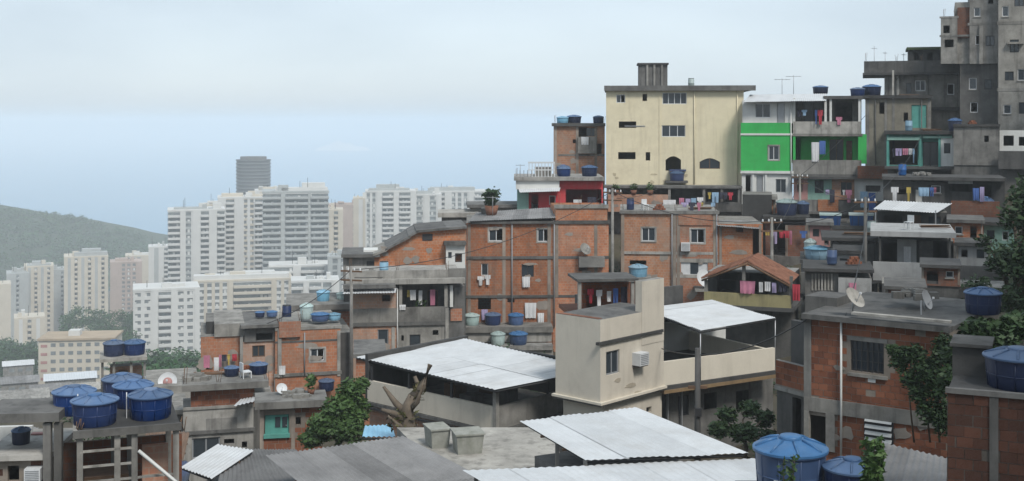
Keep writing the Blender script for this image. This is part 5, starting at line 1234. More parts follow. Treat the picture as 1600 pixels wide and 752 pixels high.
sheetroof('small blue sheet roof behind the wide grey roof', [PZ(566, 683, 139.2), PZ(618, 683, 139.2), PZ(612, 664, 139.3), PZ(570, 666, 139.3)], 'tank_sky', 1.5)
sheetroof('streaked grey sheet roof between the brick house and tanks', [PZ(1330, 770, 141.6), PZ(1478, 800, 141.6), PZ(1480, 716, 141.9), PZ(1368, 688, 141.9)], 'fibro', 2.0)
# big blue tanks in front
p = PZ(1235, 772, 142.05)
b = thing('tank_plinth', 'concrete plinth under the two big blue tanks', 'plinth', (p.x + .6, p.y, 142.0)); MB().box(-1.6, 1.7, -.9, 1.0, -3, .04).build('slab', 'concrete_d', b)
T1 = tank(p, .80, 1.22, 'tank_bright', 'largest bright blue tank at the bottom with domed ribbed lid', pipe=False)
p2 = PZ(1332, 786, 142.05)
T2 = tank(p2, .62, .92, 'tank_navy', 'navy tank with white lettering next to the largest blue tank')
def tankmarks(T, marks, ang, col='dimmed_white', rr=.93):
    """White lettering too blurred to read: short strokes on the tank's side. marks: (x, z, w, h) in metres from the middle."""
    r, H = T.scale.x, T.scale.z
    mb = MB()
    for x, z, w, hh in marks:
        vs = []
        for dx in (0, .5, 1):
            for dz in (0, 1):
                zz = (z + hh * dz) / H; a = ang - T.rotation_euler.z + (x + w * dx) / (r * rr); rad = .83 + .10 * zz + .035
                vs.append((rad * math.cos(a), rad * math.sin(a), zz))
        mb.add(vs, [(0, 2, 3, 1), (2, 4, 5, 3)])
    mb.build('lettering', col, T)
rg = random.Random(4); mk = []; x = -.34
while x < .34:
    w = rg.uniform(.022, .04); mk.append((x, .36, w, rg.choice((.11, .15, .11, .17))))
    if rg.random() < .5: mk.append((x + w, .36 + rg.choice((0, .05, .1)), .035, .026))
    x += w + rg.uniform(.035, .06)
tankmarks(T2, mk, math.atan2(-p2.y, -p2.x) - .45)
tankmarks(T1, [(-.1, .33, .13, .13), (.06, .27, .05, .05), (.13, .25, .05, .07), (.2, .24, .03, .09), (.25, .23, .06, .04)], math.atan2(-p.y, -p.x) - .35, 'alu')
# brick house with barred window
h = House('barred_brick_house', 'red brick house with barred window and white drainpipe', 1256, 38.5, 705, -35)
h.block(1258, 1482, 497, 622, 0, 6, 'mortar', [(1329, 1381, 532, 582, 'kb')], bricks='clay', roofmat='concrete_d')
h.block(1258, 1482, 640, 705, .02, 6, 'mortar', [(1264, 1296, 650, 700, 'd')], bricks='clay', cap=False, down=1.5)
h.beam(1256, 1482, 619, 641, 0, 'concrete', 'beam', .05); h.beam(1252, 1484, 490, 498, 0, 'concrete_d', 'roof_slab', .3); 
h.box('roof_deck', 1252, 1484, 491, 497, .07, 6.4, 'concrete_d')
h.box('column', 1256, 1267, 498, 622, -.05, .1, 'concrete'); h.box('column', 1290, 1304, 640, 705, -.05, .1, 'concrete'); h.box('column', 1256, 1264, 640, 705, -.05, .1, 'concrete_l')
u = h.u(1316); MB().tube([(u, -.1, h.F(1316, 503)[1]), (u, -.1, h.F(1316, 720)[1])], .035, 8).build('drainpipe', 'white', h.root)
h.box('window_lintel', 1324, 1386, 525, 531, -.045, .05, 'concrete'); h.box('window_sill', 1324, 1386, 582, 587, -.09, .05, 'concrete_l')
h.box('vent_block', 1356, 1368, 590, 597, -.04, .02, 'white')
for k in range(4):
    a = h.u(1352); bb = h.u(1394); zz = h.F(1352, 652 + k * 10)[1]
    MB().add([(a, -.02, zz), (bb, -.02, zz), (bb, -.10, zz - .10), (a, -.10, zz - .10), (a, -.03, zz - .01), (bb, -.03, zz - .01)], [(0, 1, 2, 3), (3, 2, 5, 4)]).build('louvre_slat', 'white', h.root)
h.box('louvre_back', 1350, 1396, 645, 690, -.018, .018, 'dark')
h.box('deck_hut', 1258, 1308, 462, 492, 2.2, 3.6, 'concrete_d'); h.box('deck_kerb', 1312, 1480, 483, 489, 2.4, 2.6, 'concrete_b'); h.box('deck_coping', 1330, 1484, 488, 491.5, -.32, -.1, 'concrete_l')
dz = h.z(490)
dish(h.W(h.u(1334, .5), .5, h.F(1334, 491, .07)[1]), .36, 'tilted pale dish at the edge of the barred brick house roof', .75, 40, 'concrete_l')
dish(h.W(h.u(1446, .6), .6, h.F(1446, 491, .07)[1]), .30, 'dish on a pole seen edge on above the vine', .9, 20, 'greyframe')
h.box('vent_pipe', 1438, 1440, 470, 492, .3, .36, 'steel')
htank(h, 1536, 3.5, 491, .07, 58, 40, 'tank_navy', 'navy tank in the shade on the dark roof by the tree'); 
# its side terrace
g = House('side_terrace', 'little brick walled terrace stuck on the barred brick house', 1212, 41.0, 700, -60)
g.block(1212, 1256, 562, 604, 0, .15, 'mortar', bricks='clay'); g.block(1214, 1256, 606, 700, .02, 2, 'concrete_d', [(1238, 1252, 622, 690, 'd')], down=1); g.box('floor_slab', 1210, 1258, 602, 608, -.06, 2, 'concrete')
g.box('inner_wall', 1236, 1262, 500, 604, 1.6, 1.8, 'concrete_b')
# corner brick wall, brick and mortar darkened to paint in the corner's shade
h = House('corner_brick_wall', 'dark old brick wall with pale coping in the bottom corner', 1480, 22.5, 790, -24)
h.block(1480, 1640, 612, 800, 0, 4, 'mortar_d', bricks='clay_d', roofmat='concrete_b'); h.beam(1477, 1640, 606, 614, 0, 'concrete_d', 'coping', .06)
h.box('column', 1546, 1560, 614, 800, -.04, .03, 'concrete_d')
h.box('inner_wall', 1488, 1548, 540, 612, 1.6, 1.8, 'concrete_b'); h.box('roof_edge', 1484, 1550, 536, 541, 1.5, 2.6, 'concrete_d')
htank(h, 1592, 1.0, 614, 0, 108, 62, 'tank_navy', 'navy tank cut by the photo edge above the dark brick wall')
# platform with five tanks
h = House('tank_platform', 'concrete frame platform carrying five blue tanks', 120, 33, 790, 20, 'platform')
zp = h.z(675); Wp = h.u(281); Dp = 3.0
MB().box(-.05, Wp, -.05, Dp, zp - .16, zp).build('deck', 'concrete_b', h.root); MB().box(-.09, Wp + .04, -.09, .02, zp - .17, zp + .03).build('edge_beam', 'concrete_d', h.root)
MB().box(-.1, .02, .02, Dp, zp - .17, zp + .03).build('edge_beam', 'concrete_l', h.root)
for a in (.08, 1.05, 1.5, Wp - .1):
    for b in (.1, Dp - .2): MB().box(a - .08, a + .08, b - .08, b + .08, zp - 3.5, zp - .2).build('column', 'concrete', h.root)
for k, (a, b) in enumerate(((.08, 1.5), (.08, 1.5), (.08, Wp - .1))):
    z = zp - .55 - .42 * k; MB().box(a, b, .02 + .01 * k, .12, z - .05, z).build('rail', 'concrete_l', h.root)
MB().box(-.4, Wp + .3, Dp - .1, Dp, zp - 3.5, zp - 1.0).build('back_wall', 'brick_d', h.root); MB().box(.2, 1.4, 1.2, 2.2, zp - 3.4, zp - 1.6).build('crate', 'wood', h.root)
for pts in ([(1.6, -.02, zp - .65), (3.2, -.5, zp - 2.1)],): MB().tube(pts, .05, 4).build('stair_string', 'white', h.root)
MB().box(1.75, Wp - .25, .9, 1.0, zp - 1.9, zp - .75).build('brick_panel', 'brick', h.root)
def ptank(px, py, wpx, hpx, mt, label, **kw):
    p = PZ(px, py, h.Z + zp); k = p.y / F; return tank((p.x, p.y, h.Z + zp), wpx / 2 * k, hpx * k, mt, label, **kw)
ptank(148, 662, 74, 46, 'tank_blue', 'front blue tank at the outer corner of the five tank platform', pipe=True)
ptank(235, 652, 70, 44, 'tank_blue', 'front blue tank at the inner end of the five tank platform', pipe=True)
ptank(116, 645, 68, 42, 'tank_blue', 'rear blue tank at the outer side of the five tank platform')
ptank(208, 634, 64, 40, 'tank_blue', 'blue tank in the middle of the five tank platform')
ptank(190, 622, 62, 38, 'tank_blue', 'rearmost blue tank of the five tank platform')
# slab and yard at the picture edge
h = House('edge_house', 'unfinished concrete house with bare slab at the lower picture edge', -20, 34, 790, 6)
h.box('roof_slab', -30, 92, 648, 662, -.2, 1.7, 'concrete_d'); 
for x in (73, 90): h.box('column', x - 6, x + 6, 662, 790, -.1, .1, 'concrete_d')
h.block(-30, 74, 722, 790, .2, 3, 'mortar', [(12, 30, 728, 752, 'd')], bricks='clay_d'); h.box('ledge', -30, 78, 714, 722, -.05, 3.0, 'concrete_l')
h.box('white_wall', -30, 50, 668, 714, 2.6, 2.75, 'white'); h.box('pink_wall', 48, 72, 678, 714, 2.2, 2.4, 'pink')
htank(h, 33, 1.3, 714, -.05, 30, 26, 'tank_navy', 'small navy tank on the ledge at the lower picture edge')
acunit(h, 43, 68, 730, 750, .18, 'white air conditioner under the ledge at the lower picture edge')

# small dark roofs, frames and sheets packed round the tank platform
sheetroof('rusty low sheet roof squeezed behind the five tank platform', [PZ(212, 712, 138.6), PZ(286, 720, 138.6), PZ(296, 676, 138.8), PZ(232, 668, 138.8)], surf('rusty_sheet', (.20, .13, .09), .4, amt=.5), 1.6)
sheetroof('crumpled blue sheet roof beside the leaning white stair rail', [PZ(236, 752, 138.9), PZ(292, 760, 138.9), PZ(300, 722, 139.0), PZ(246, 716, 139.0)], 'tank_blue', 1.4)
sheetroof('dark patched sheet roof below the bare slab at the picture edge', [PZ(-20, 700, 138.9), PZ(62, 700, 138.9), PZ(60, 668, 139.1), PZ(-10, 668, 139.1)], 'fibro', 1.8)
h = House('breeze_block_hut', 'grey unplastered hut between the white sheet roof house and slab house', 246, 56, 690, None)
h.block(248, 288, 650, 700, 0, 3, 'concrete_d', [(258, 272, 660, 680, 'd')], down=1.5); h.box('roof_slab', 244, 292, 643, 650, -.3, 3.2, 'concrete')
h = House('brick_annex', 'small orange brick annex behind the pavilion beside the balcony house', 556, 66, 600, None)
h.block(556, 600, 560, 610, 0, 4, 'brick', [(576, 590, 568, 588, 'd')], down=2); h.box('roof_slab', 552, 604, 554, 560, -.3, 4.2, 'concrete_d')

# ------------------------------------------------------------------ trees and plants
def blobs(spec, Y): return [(tuple(P(x, y, Y + dy)), (r * Y / F, r * Y / F * .9, r2 * Y / F)) for x, y, dy, r, r2 in spec]
tree('broadleaf_tree', 'bushy green tree between the turquoise window house and big white roof', P(530, 712, 46), blobs([(548, 612, 0, 22, 20), (530, 640, -.4, 30, 22), (556, 642, .3, 24, 26), (508, 664, -.6, 28, 20), (540, 672, -.8, 34, 20), (490, 684, -.5, 24, 14), (566, 600, .5, 12, 12)], 46), 7500, .12, 'leaf', .14, 21)
t = thing('dead_tree', 'bare dead tree stump with forked broken limbs', 'tree', PZ(640, 700, 139.0))
o = t.location
def dp(px, py, dy=0): return P(px, py, o.y + dy) - o
MB().tube([dp(640, 705), dp(638, 670), dp(636, 640), dp(646, 618)], [.30, .27, .22, .17], 9).build('trunk', 'deadwood', t)
for pts, rr in (([dp(644, 622), dp(660, 604), dp(672, 570)], [.18, .14, .09]), ([dp(646, 625), dp(656, 610, .2), dp(648, 588, .3)], [.14, .1, .06]), ([dp(636, 648), dp(618, 630), dp(599, 604)], [.16, .11, .05]), ([dp(636, 660), dp(616, 646, -.2), dp(596, 640, -.3)], [.13, .1, .05]), ([dp(640, 640), dp(652, 628, -.3), dp(662, 600, -.4)], [.12, .09, .05]), ([dp(636, 670), dp(622, 664, -.2), dp(606, 650, -.3)], [.1, .07, .04])):
    MB().tube(pts, rr, 7).build('limb', 'deadwood', t)
v, f = leaf_cloud([(tuple(dp(630, 655)), (.55, .4, .5)), (tuple(dp(655, 612)), (.25, .2, .35))], 240, .13, 5); link('dry_leaves', cloud_mesh('dry_leaves', v, f, 'dryleaf') if 'dryleaf' in M else cloud_mesh('dry_leaves', v, f, 'leaf_d'), t)
tree('shrub', 'dark shrub filling the gap under the cream terrace', P(1160, 712, 43), blobs([(1136, 648, 0, 18, 14), (1172, 640, .4, 20, 15), (1196, 655, .2, 16, 16), (1124, 672, -.4, 20, 14), (1165, 676, -.5, 28, 14), (1204, 682, -.3, 16, 12)], 43), 2600, .11, 'leaf_d', .08, 22, cat='shrub')
h = House('vine', 'green vine climbing over the corner of the barred brick house', 1400, 35.9, 640, -35, 'vine', ground=False)
v, f = leaf_cloud([((h.u(x), d, h.F(x, y)[1]), (r, .18, r2)) for x, y, d, r, r2 in ((1410, 560, -.2, .35, .4), (1432, 552, -.3, .4, .35), (1448, 578, -.3, .4, .5), (1466, 600, -.35, .35, .6), (1470, 560, -.3, .3, .5), (1440, 612, -.25, .3, .35), (1425, 590, -.25, .28, .35), (1455, 640, -.3, .35, .4), (1476, 650, -.3, .3, .6), (1480, 540, -.2, .4, .4), (1400, 545, -.2, .25, .2))], 5200, .085, 31)
link('leaves', cloud_mesh('leaves', v, f, 'leaf_d'), h.root)
mb = MB()
for x in (1430, 1455, 1470): mb.tube([(h.u(x), -.12, h.F(x, 690)[1]), (h.u(x - 6), -.2, h.F(x, 620)[1]), (h.u(x + 4), -.25, h.F(x, 560)[1])], [.03, .025, .015], 5)
mb.build('stem', 'bark', h.root)
tree('tall_tree', 'large dark tree at the picture edge above the barred brick house', P(1585, 560, 56), blobs([(1582, 340, 0, 26, 30), (1606, 310, .5, 36, 40), (1566, 410, -1, 30, 26), (1596, 410, -1, 44, 46), (1530, 446, -1.5, 24, 16), (1576, 470, -2, 40, 24), (1640, 340, 0, 60, 80), (1650, 450, 0, 60, 70), (1540, 378, -.5, 18, 14)], 56), 6500, .17, 'leaf_d', .3, 23)
# added trees out of view, placed only to shade this side of the hill
for i, (x, y, zb, hh, r, lb) in enumerate(((15.5, 15, 143, 10, 4.6, 'added shade tree nearest the viewer, outside the picture'), (22.5, 28, 146, 12, 5, 'added dark shade tree by the corner wall, outside the picture'), (29, 38, 147, 12, 5.5, 'tall dark shade tree beside the barred brick house, outside the picture'),
        (37, 54, 149, 12, 6, 'added unseen shade tree behind the dark picture edge tree'), (46, 72, 150, 13, 6.5, 'added dark shade tree up the slope, outside the picture'), (52, 90, 153, 12, 6, 'highest added shade tree beside the dark tower house, outside the picture'))):
    rg = random.Random(i); bl = []
    for k in range(11): bl.append(((x + rg.uniform(-.75, .8) * r, y + rg.uniform(-.9, .9) * r, zb + hh * rg.uniform(.5, 1.0)), (r * .5, r * .5, r * .42)))
    tree('added_shade_tree', lb, (x, y, zb - 1.5), bl, 13000, .3, 'leaf_d', .32, 40 + i, group='added shade trees on the upper slope')
def weeds(label, px, py, Y, stems, hgt, wdt, mat, seed, n=60, size=.1):
    base = P(px, py, Y); t = thing('leafy_plant', label, 'plant', base, 0); rg = random.Random(seed); mb = MB(); bl = []
    for i in range(stems):
        dx, dy = rg.uniform(-wdt, wdt), rg.uniform(-.2, .2); hh = hgt * rg.uniform(.7, 1.05)
        mb.tube([(dx * .3, dy * .3, -.3), (dx * .7, dy, hh * .5), (dx, dy, hh)], [.018, .013, .006], 5)
        for k in range(5): bl.append(((dx * (.5 + .1 * k), dy, hh * (.3 + .16 * k)), (.13, .13, .12)))
    mb.build('stem', 'bark', t); v, f = leaf_cloud(bl, n * stems, size, seed); link('leaves', cloud_mesh('leaves', v, f, mat), t)
weeds('bright green upright plant before the lettered navy tank', 1362, 800, 23.5, 6, 1.35, .22, 'leaf', 51, 90, .11)
weeds('thin weedy plant before the largest blue tank', 1228, 790, 24, 3, 1.0, .14, 'leaf', 52, 40, .07)
tree('shrub', 'dark scrub growing between the navy tank and the corner brick wall', P(1510, 640, 30), blobs([(1500, 560, 0, 30, 30), (1530, 520, .5, 34, 26), (1490, 600, -.3, 22, 30), (1560, 530, .8, 34, 24), (1590, 510, 1.2, 34, 24)], 30), 4200, .11, 'leaf_d', .07, 61, cat='shrub')

# ------------------------------------------------------------------ wear on the houses: cement patches, drainpipes, bare reinforcement
HB = {h.root.name.split('.')[0]: h for h in HOUSES}
def patches(nm, px0, px1, py0, py1, n, v=0.0, mat='patch', big=1.0, seed=1):
    h = HB[nm]; rg = random.Random(seed + n)
    for i in range(n):
        u, z = h.F(rg.uniform(px0, px1), rg.uniform(py0, py1), v); rx, rz = rg.uniform(.25, .8) * big, rg.uniform(.15, .5) * big; k = 11
        vs = [(u + rx * math.cos(2 * math.pi * j / k) * rg.uniform(.55, 1.1), v - .014 - .0008 * i, z + rz * math.sin(2 * math.pi * j / k) * rg.uniform(.55, 1.1)) for j in range(k)]
        mb = MB(); mb.add(vs + [(a, v + .02, c) for a, b, c in vs], [tuple(range(k))] + [(j, (j + 1) % k, k + (j + 1) % k, k + j) for j in range(k)]); mb.build('cement_patch', mat, h.root)
def pipes(nm, xs, py0, py1, v=0.0, mat='white', r=.05):
    h = HB[nm]
    for x in xs:
        u, z1 = h.F(x, py0, v - .1); z0 = h.F(x, py1, v - .1)[1]
        MB().tube([(u, v - .1, z1), (u, v - .1, z0)], r, 6).build('drainpipe', mat, h.root)
def rebar(nm, xs, py, v, n=3, hgt=.7):
    h = HB[nm]; rg = random.Random(5)
    for x in xs:
        u = h.u(x, v); z = h.F(x, py, v)[1]
        mb = MB()
        for i in range(n): mb.tube([(u + .1 * (i % 2), v + .1 * (i // 2), z), (u + .1 * (i % 2) + rg.uniform(-.1, .1), v + .1 * (i // 2), z + hgt * rg.uniform(.6, 1.2))], .012, 4)
        mb.build('reinforcement', 'wood', h.root)
patches('brick_block', 735, 860, 355, 520, 7, big=.8); patches('brick_block', 872, 945, 355, 460, 3, -.06, big=.8)
patches('brick_house', 972, 1050, 340, 470, 4); patches('brick_house', 1062, 1118, 385, 480, 6, -.08); patches('brick_house', 1125, 1186, 360, 460, 3, -.03)
patches('narrow_brick_house', 868, 900, 200, 285, 5); patches('gable_brick_house', 600, 720, 385, 412, 6); patches('balcony_house', 553, 615, 515, 575, 5); patches('two_part_brick_house', 434, 530, 520, 580, 3, -.3); patches('two_part_brick_house', 316, 372, 530, 580, 4, .5)
patches('barred_brick_house', 1290, 1470, 505, 610, 5, -.008, big=.5); patches('barred_brick_house', 1305, 1470, 642, 690, 4, 0, big=.5)
patches('cream_building', 960, 1150, 270, 288, 6, 0, surf('cream_stain', (.52, .45, .31), .2), .7); patches('covered_terrace', 950, 1040, 308, 328, 5, .05)
patches('beige_house', 945, 1030, 590, 626, 3, 0, surf('beige_stain', (.44, .385, .30), .2), .5)
patches('two_part_brick_house', 384, 428, 540, 588, 4, .2)
pipes('brick_block', (866, 800), 350, 512, -.02, 'greyframe', .05); pipes('brick_house', (1050, 1120), 335, 470, -.06, 'greyframe'); pipes('balcony_house', (621,), 450, 575, 0, 'white', .04); pipes('cream_building', (1085, 1152), 142, 288, 0, 'cream', .05)
pipes('green_house', (1236,), 160, 300, -.12, 'white', .05); pipes('grey_parapet_building', (1450, 1520), 118, 200, .9, 'concrete'); pipes('concrete_wing', (1368, 1440), 155, 258, 0, 'concrete_d'); pipes('two_part_brick_house', (476,), 520, 588, -.3, 'greyframe', .04)
rebar('brick_block', (872, 905, 945), 320, .4); rebar('brick_house', (972, 1055, 1118), 330, .3); rebar('grey_parapet_building', (1352, 1400, 1440), 96, .1); rebar('two_part_brick_house', (437, 468), 503, -.4); rebar('narrow_brick_house', (866, 943), 193, .5); rebar('red_house', (806, 850), 277, 1); rebar('balcony_house', (546, 620, 698), 424, .1); rebar('concrete_slab_house', (287, 340, 416), 603, 0); rebar('tank_platform', (282, 120), 675, .1, 4, .35); rebar('dark_tower_house', (1474, 1492), 28, .4)

# ------------------------------------------------------------------ cables and poles over the roofs
def wpt(nm, px, py, v=0.0): h = HB[nm]; u, z = h.F(px, py, v); return h.W(u, v, z)
def cable(a, b, sag, label, r=.022):
    t = thing('overhead_cable', label, 'cable', a, 0, 'cables strung across the hill')
    pts = [a.lerp(b, k / 14) - a - Vector((0, 0, sag * 4 * (k / 14) * (1 - k / 14))) for k in range(15)]
    MB().tube(pts, r, 4).build('wire', 'dark', t)
def pole(loc, hgt, label, mat='concrete'):
    t = thing('utility_pole', label, 'pole', loc, random.uniform(-.4, .4), 'utility poles')
    MB().tube([(0, 0, -2), (0, 0, hgt)], [.13, .09], 8).build('shaft', mat, t)
    for k in (0.25, .8): MB().box(-.7, .7, -.05, .05, hgt - k - .1, hgt - k).build('crossarm', 'wood', t)
    for x in (-.6, -.2, .2, .6): MB().lathe([(.05, 0), (.05, .12), (.02, .16)], 8, c=(x, 0, hgt - .25)).build('insulator', 'alu', t)
    return Vector(loc) + Vector((0, 0, hgt - .2))
p1 = pole(P(1206, 470, 76), 5.2, 'concrete pole rising behind the clay tile roof'); p2 = pole(P(957, 480, 86), 8.4, 'concrete pole in the gap between the two brick houses')
p3 = pole(P(1352, 440, 72), 5.0, 'concrete pole beside the long white parapet', 'concrete_d'); p4 = pole(P(549, 560, 74), 5.6, 'concrete pole between the orange brick and grey balcony houses'); p5 = pole(P(1250, 345, 103), 4.0, 'concrete pole below the green house balcony')
for a, b, s, lb in ((p2, p1, .8, 'cable from the brick gap pole to the tile roof pole'), (p1, p3, .6, 'cable from the tile roof pole to the white parapet pole'), (p4, p2, 1.2, 'long cable from the balcony house pole to the brick gap pole'), (p1 + Vector((.3, 0, -.5)), p5, .5, 'cable climbing from the tile roof pole to the green house pole'),
        (p5, wpt('grey_parapet_building', 1405, 120, .7), .5, 'cable from the green house pole up to the grey parapet'), (p2 + Vector((.3, 0, -.5)), wpt('cream_building', 1032, 292, -.2), .3, 'cable from the brick gap pole to the cream building'), (p3, wpt('teal_house', 1440, 212, -.3), .7, 'cable from the white parapet pole to the teal house'),
        (p4 + Vector((.2, 0, -.5)), wpt('brick_block', 735, 404, -.2), .4, 'short cable from the balcony house pole to the brick block'), (p4, wpt('two_part_brick_house', 380, 516, 0), .6, 'cable from the balcony house pole over the orange brick house'), (p3 + Vector((.2, 0, -.5)), wpt('barred_brick_house', 1320, 498, -.1), .5, 'cable from the white parapet pole down to the barred brick house'),
        (wpt('barred_brick_house', 1260, 500, -.2), wpt('beige_house', 1034, 545, -.1), .6, 'cable slung between the barred brick house and beige house'), (p3, p5, .5, 'cable between the white parapet and green house poles')):
    cable(a, b, s, lb)
# ------------------------------------------------------------------ odds and ends left on roofs and terraces
def drum(loc, s, label, mat):
    t = thing('plastic_drum', label, 'drum', loc, 0, 'odds and ends on the roofs'); MB().lathe([(0, 0), (.26 * s, 0), (.29 * s, .1 * s), (.29 * s, .4 * s), (.31 * s, .43 * s), (.29 * s, .46 * s), (.29 * s, .8 * s), (.25 * s, .86 * s), (0, .86 * s)], 16).build('body', mat, t); MB().lathe([(.27 * s, .86 * s), (.27 * s, .9 * s), (0, .91 * s)], 16).build('lid', 'dark', t)
def boards(loc, s, label, mat='wood'):
    t = thing('timber_stack', label, 'boards', loc, random.uniform(-.4, .4), 'odds and ends on the roofs')
    for i in range(5): o = MB().box(-1.0 * s, 1.0 * s, -.1 * s, .1 * s, 0, .035 * s).build('board', mat, t); o.location = (random.uniform(-.1, .1), .07 * s * (i % 3), .037 * s * i); o.rotation_euler = (0, 0, random.gauss(0, .12))
def brickpile(loc, s, label):
    t = thing('brick_stack', label, 'brick stack', loc, random.uniform(-.4, .4), 'odds and ends on the roofs'); me = brick_mesh('clay', .28 * s, .18 * s)
    for k in range(3):
        for i in range(4 - k): o = link('brick', me, t); o.location = ((i - (3 - k) / 2) * .31 * s, random.uniform(-.03, .03), .09 * s + k * .185 * s); o.scale = (1, 4, 1); o.rotation_euler = (random.gauss(0, .05), random.gauss(0, .06), random.gauss(0, .1))
def chair(loc, label):
    t = thing('plastic_chair', label, 'chair', loc, random.uniform(0, 6), 'odds and ends on the roofs'); MB().box(-.22, .22, -.2, .2, .42, .46).build('seat', 'alu', t); MB().box(-.22, .22, .18, .22, .46, .85).build('backrest', 'alu', t)
    for x in (-.2, .2):
        for y in (-.18, .18): MB().box(x - .02, x + .02, y - .02, y + .02, 0, .42).build('leg', 'alu', t)
def heap(loc, s, label, mat='concrete'):
    t = thing('rubble_heap', label, 'rubble', loc, 0, 'odds and ends on the roofs'); rg = random.Random(int(abs(loc[0]) * 100)); mb = MB()
    for i in range(26): a, r, q = rg.uniform(0, 6.28), rg.random() ** .6 * .6 * s, rg.uniform(.05, .16) * s; x, y = r * math.cos(a), r * math.sin(a); z = (.6 * s - r) * .45; mb.box(x - q, x + q, y - q * .8, y + q * .8, max(0, z - q), max(0, z - q) + q * 1.4)
    o = mb.build('rubble', mat, t); o['kind'] = 'stuff'
def roofpt(nm, px, v, py, zv): h = HB[nm]; return h.W(h.u(px, v), v, h.F(px, py, zv)[1])
for kind, nm, px, v, py, zv, ph, mt in (
    ('drum', 'brick_house', 985, 1.5, 330, .07, 'brick house roof near the dark gap', 'tank_blue'), ('pile', 'brick_house', 1030, 1.2, 330, .07, 'brick house roof under the cream building', 0), ('boards', 'brick_house', 1095, 2, 330, .07, 'brick house roof above the orange parapet', 0),
    ('chair', 'brick_house', 1008, 1.0, 330, .07, 'brick house roof beside the brick stack', 0), ('heap', 'balcony_house', 580, 2.5, 438, -.4, 'grey balcony house roof', 0), ('drum', 'balcony_house', 600, 2.2, 438, -.4, 'grey balcony house roof beside the rubble', 'tank_sky'), ('boards', 'balcony_house', 660, 3, 438, -.4, 'grey balcony house roof near the white door', 0), ('pile', 'balcony_house', 690, 1.5, 438, -.4, 'grey balcony house roof corner', 0),
    ('heap', 'concrete_slab_house', 310, .9, 603, -.35, 'wide grey slab roof at its outer end', 0), ('boards', 'concrete_slab_house', 335, 1.7, 603, -.35, 'wide grey slab roof behind the rubble', 0), ('chair', 'concrete_slab_house', 384, .6, 603, -.35, 'wide grey slab roof by the inner tank', 0), ('pile', 'concrete_slab_house', 385, 1.9, 603, -.35, 'wide grey slab roof behind the tanks', 0),
    ('drum', 'two_part_brick_house', 448, 3, 513, -.35, 'orange brick house roof behind the stair box', 'tank_navy'), ('boards', 'two_part_brick_house', 510, 3.5, 513, -.35, 'orange brick house roof behind the tanks', 0), ('heap', 'teal_window_house', 465, .8, 630, -.4, 'mossy slab next to the pot plant', 0),
    ('heap', 'barred_brick_house', 1430, 3.5, 491, .07, 'dark roof near the pole dish', 0),
    ('boards', 'grey_wall_hut', 1340, 1.5, 371, -.4, 'bare grey hut roof', 0), ('drum', 'grey_wall_hut', 1362, 2, 371, -.4, 'bare grey hut roof end', 'tank_pale'), ('chair', 'white_slab_house', 1420, 0.8, 361, -.4, 'long pale roof slab', 0), ('boards', 'white_slab_house', 1460, 2, 361, -.4, 'long pale roof slab by the tree', 0), ('drum', 'shuttered_hut', 1300, 1.5, 419, -.4, 'shuttered hut roof', 'tank_bright'), ('pile', 'shuttered_hut', 1335, 1.5, 419, -.4, 'shuttered hut roof over the white wall', 0),
    ('drum', 'teal_house', 1420, 2, 205, -.3, 'teal house roof', 'tank_sky'), ('boards', 'teal_house', 1455, 2.5, 205, -.3, 'teal house roof', 0), ('pile', 'grey_block_house', 1520, 1.5, 197, 0, 'plain grey block roof', 0), ('heap', 'terrace_row', 1440, 1.5, 276, -.5, 'shadowy row roof', 0), ('drum', 'terrace_row', 1410, 1.5, 276, -.5, 'shadowy row roof', 'tank_bright'), ('boards', 'concrete_wing', 1420, 2, 150, .07, 'concrete wing roof', 0), ('drum', 'cream_building', 1080, 3, 136, .1, 'cream building roof', 'tank_pale'), ('pile', 'tank_terrace', 1212, 3, 338, -.5, 'tank terrace deck', 0), ('heap', 'brick_parapet_hut', 1320, 3, 352, -.2, 'hut deck behind the blue troughs', 0)):
    p = roofpt(nm, px, v, py, zv)
    if kind == 'drum': drum(p, 1.0, {'tank_blue': 'dark blue', 'tank_sky': 'light blue', 'tank_navy': 'navy', 'tank_pale': 'pale', 'tank_bright': 'bright blue'}[mt] + ' plastic drum on the ' + ph, mt)
    elif kind == 'pile': brickpile(p, .8, 'small stack of spare bricks on the ' + ph)
    elif kind == 'boards': boards(p, .9, 'loose timber boards lying on the ' + ph)
    elif kind == 'chair': chair(p, 'white plastic chair standing on the ' + ph)
    else: heap(p, 1.1, 'heap of cement rubble on the ' + ph)
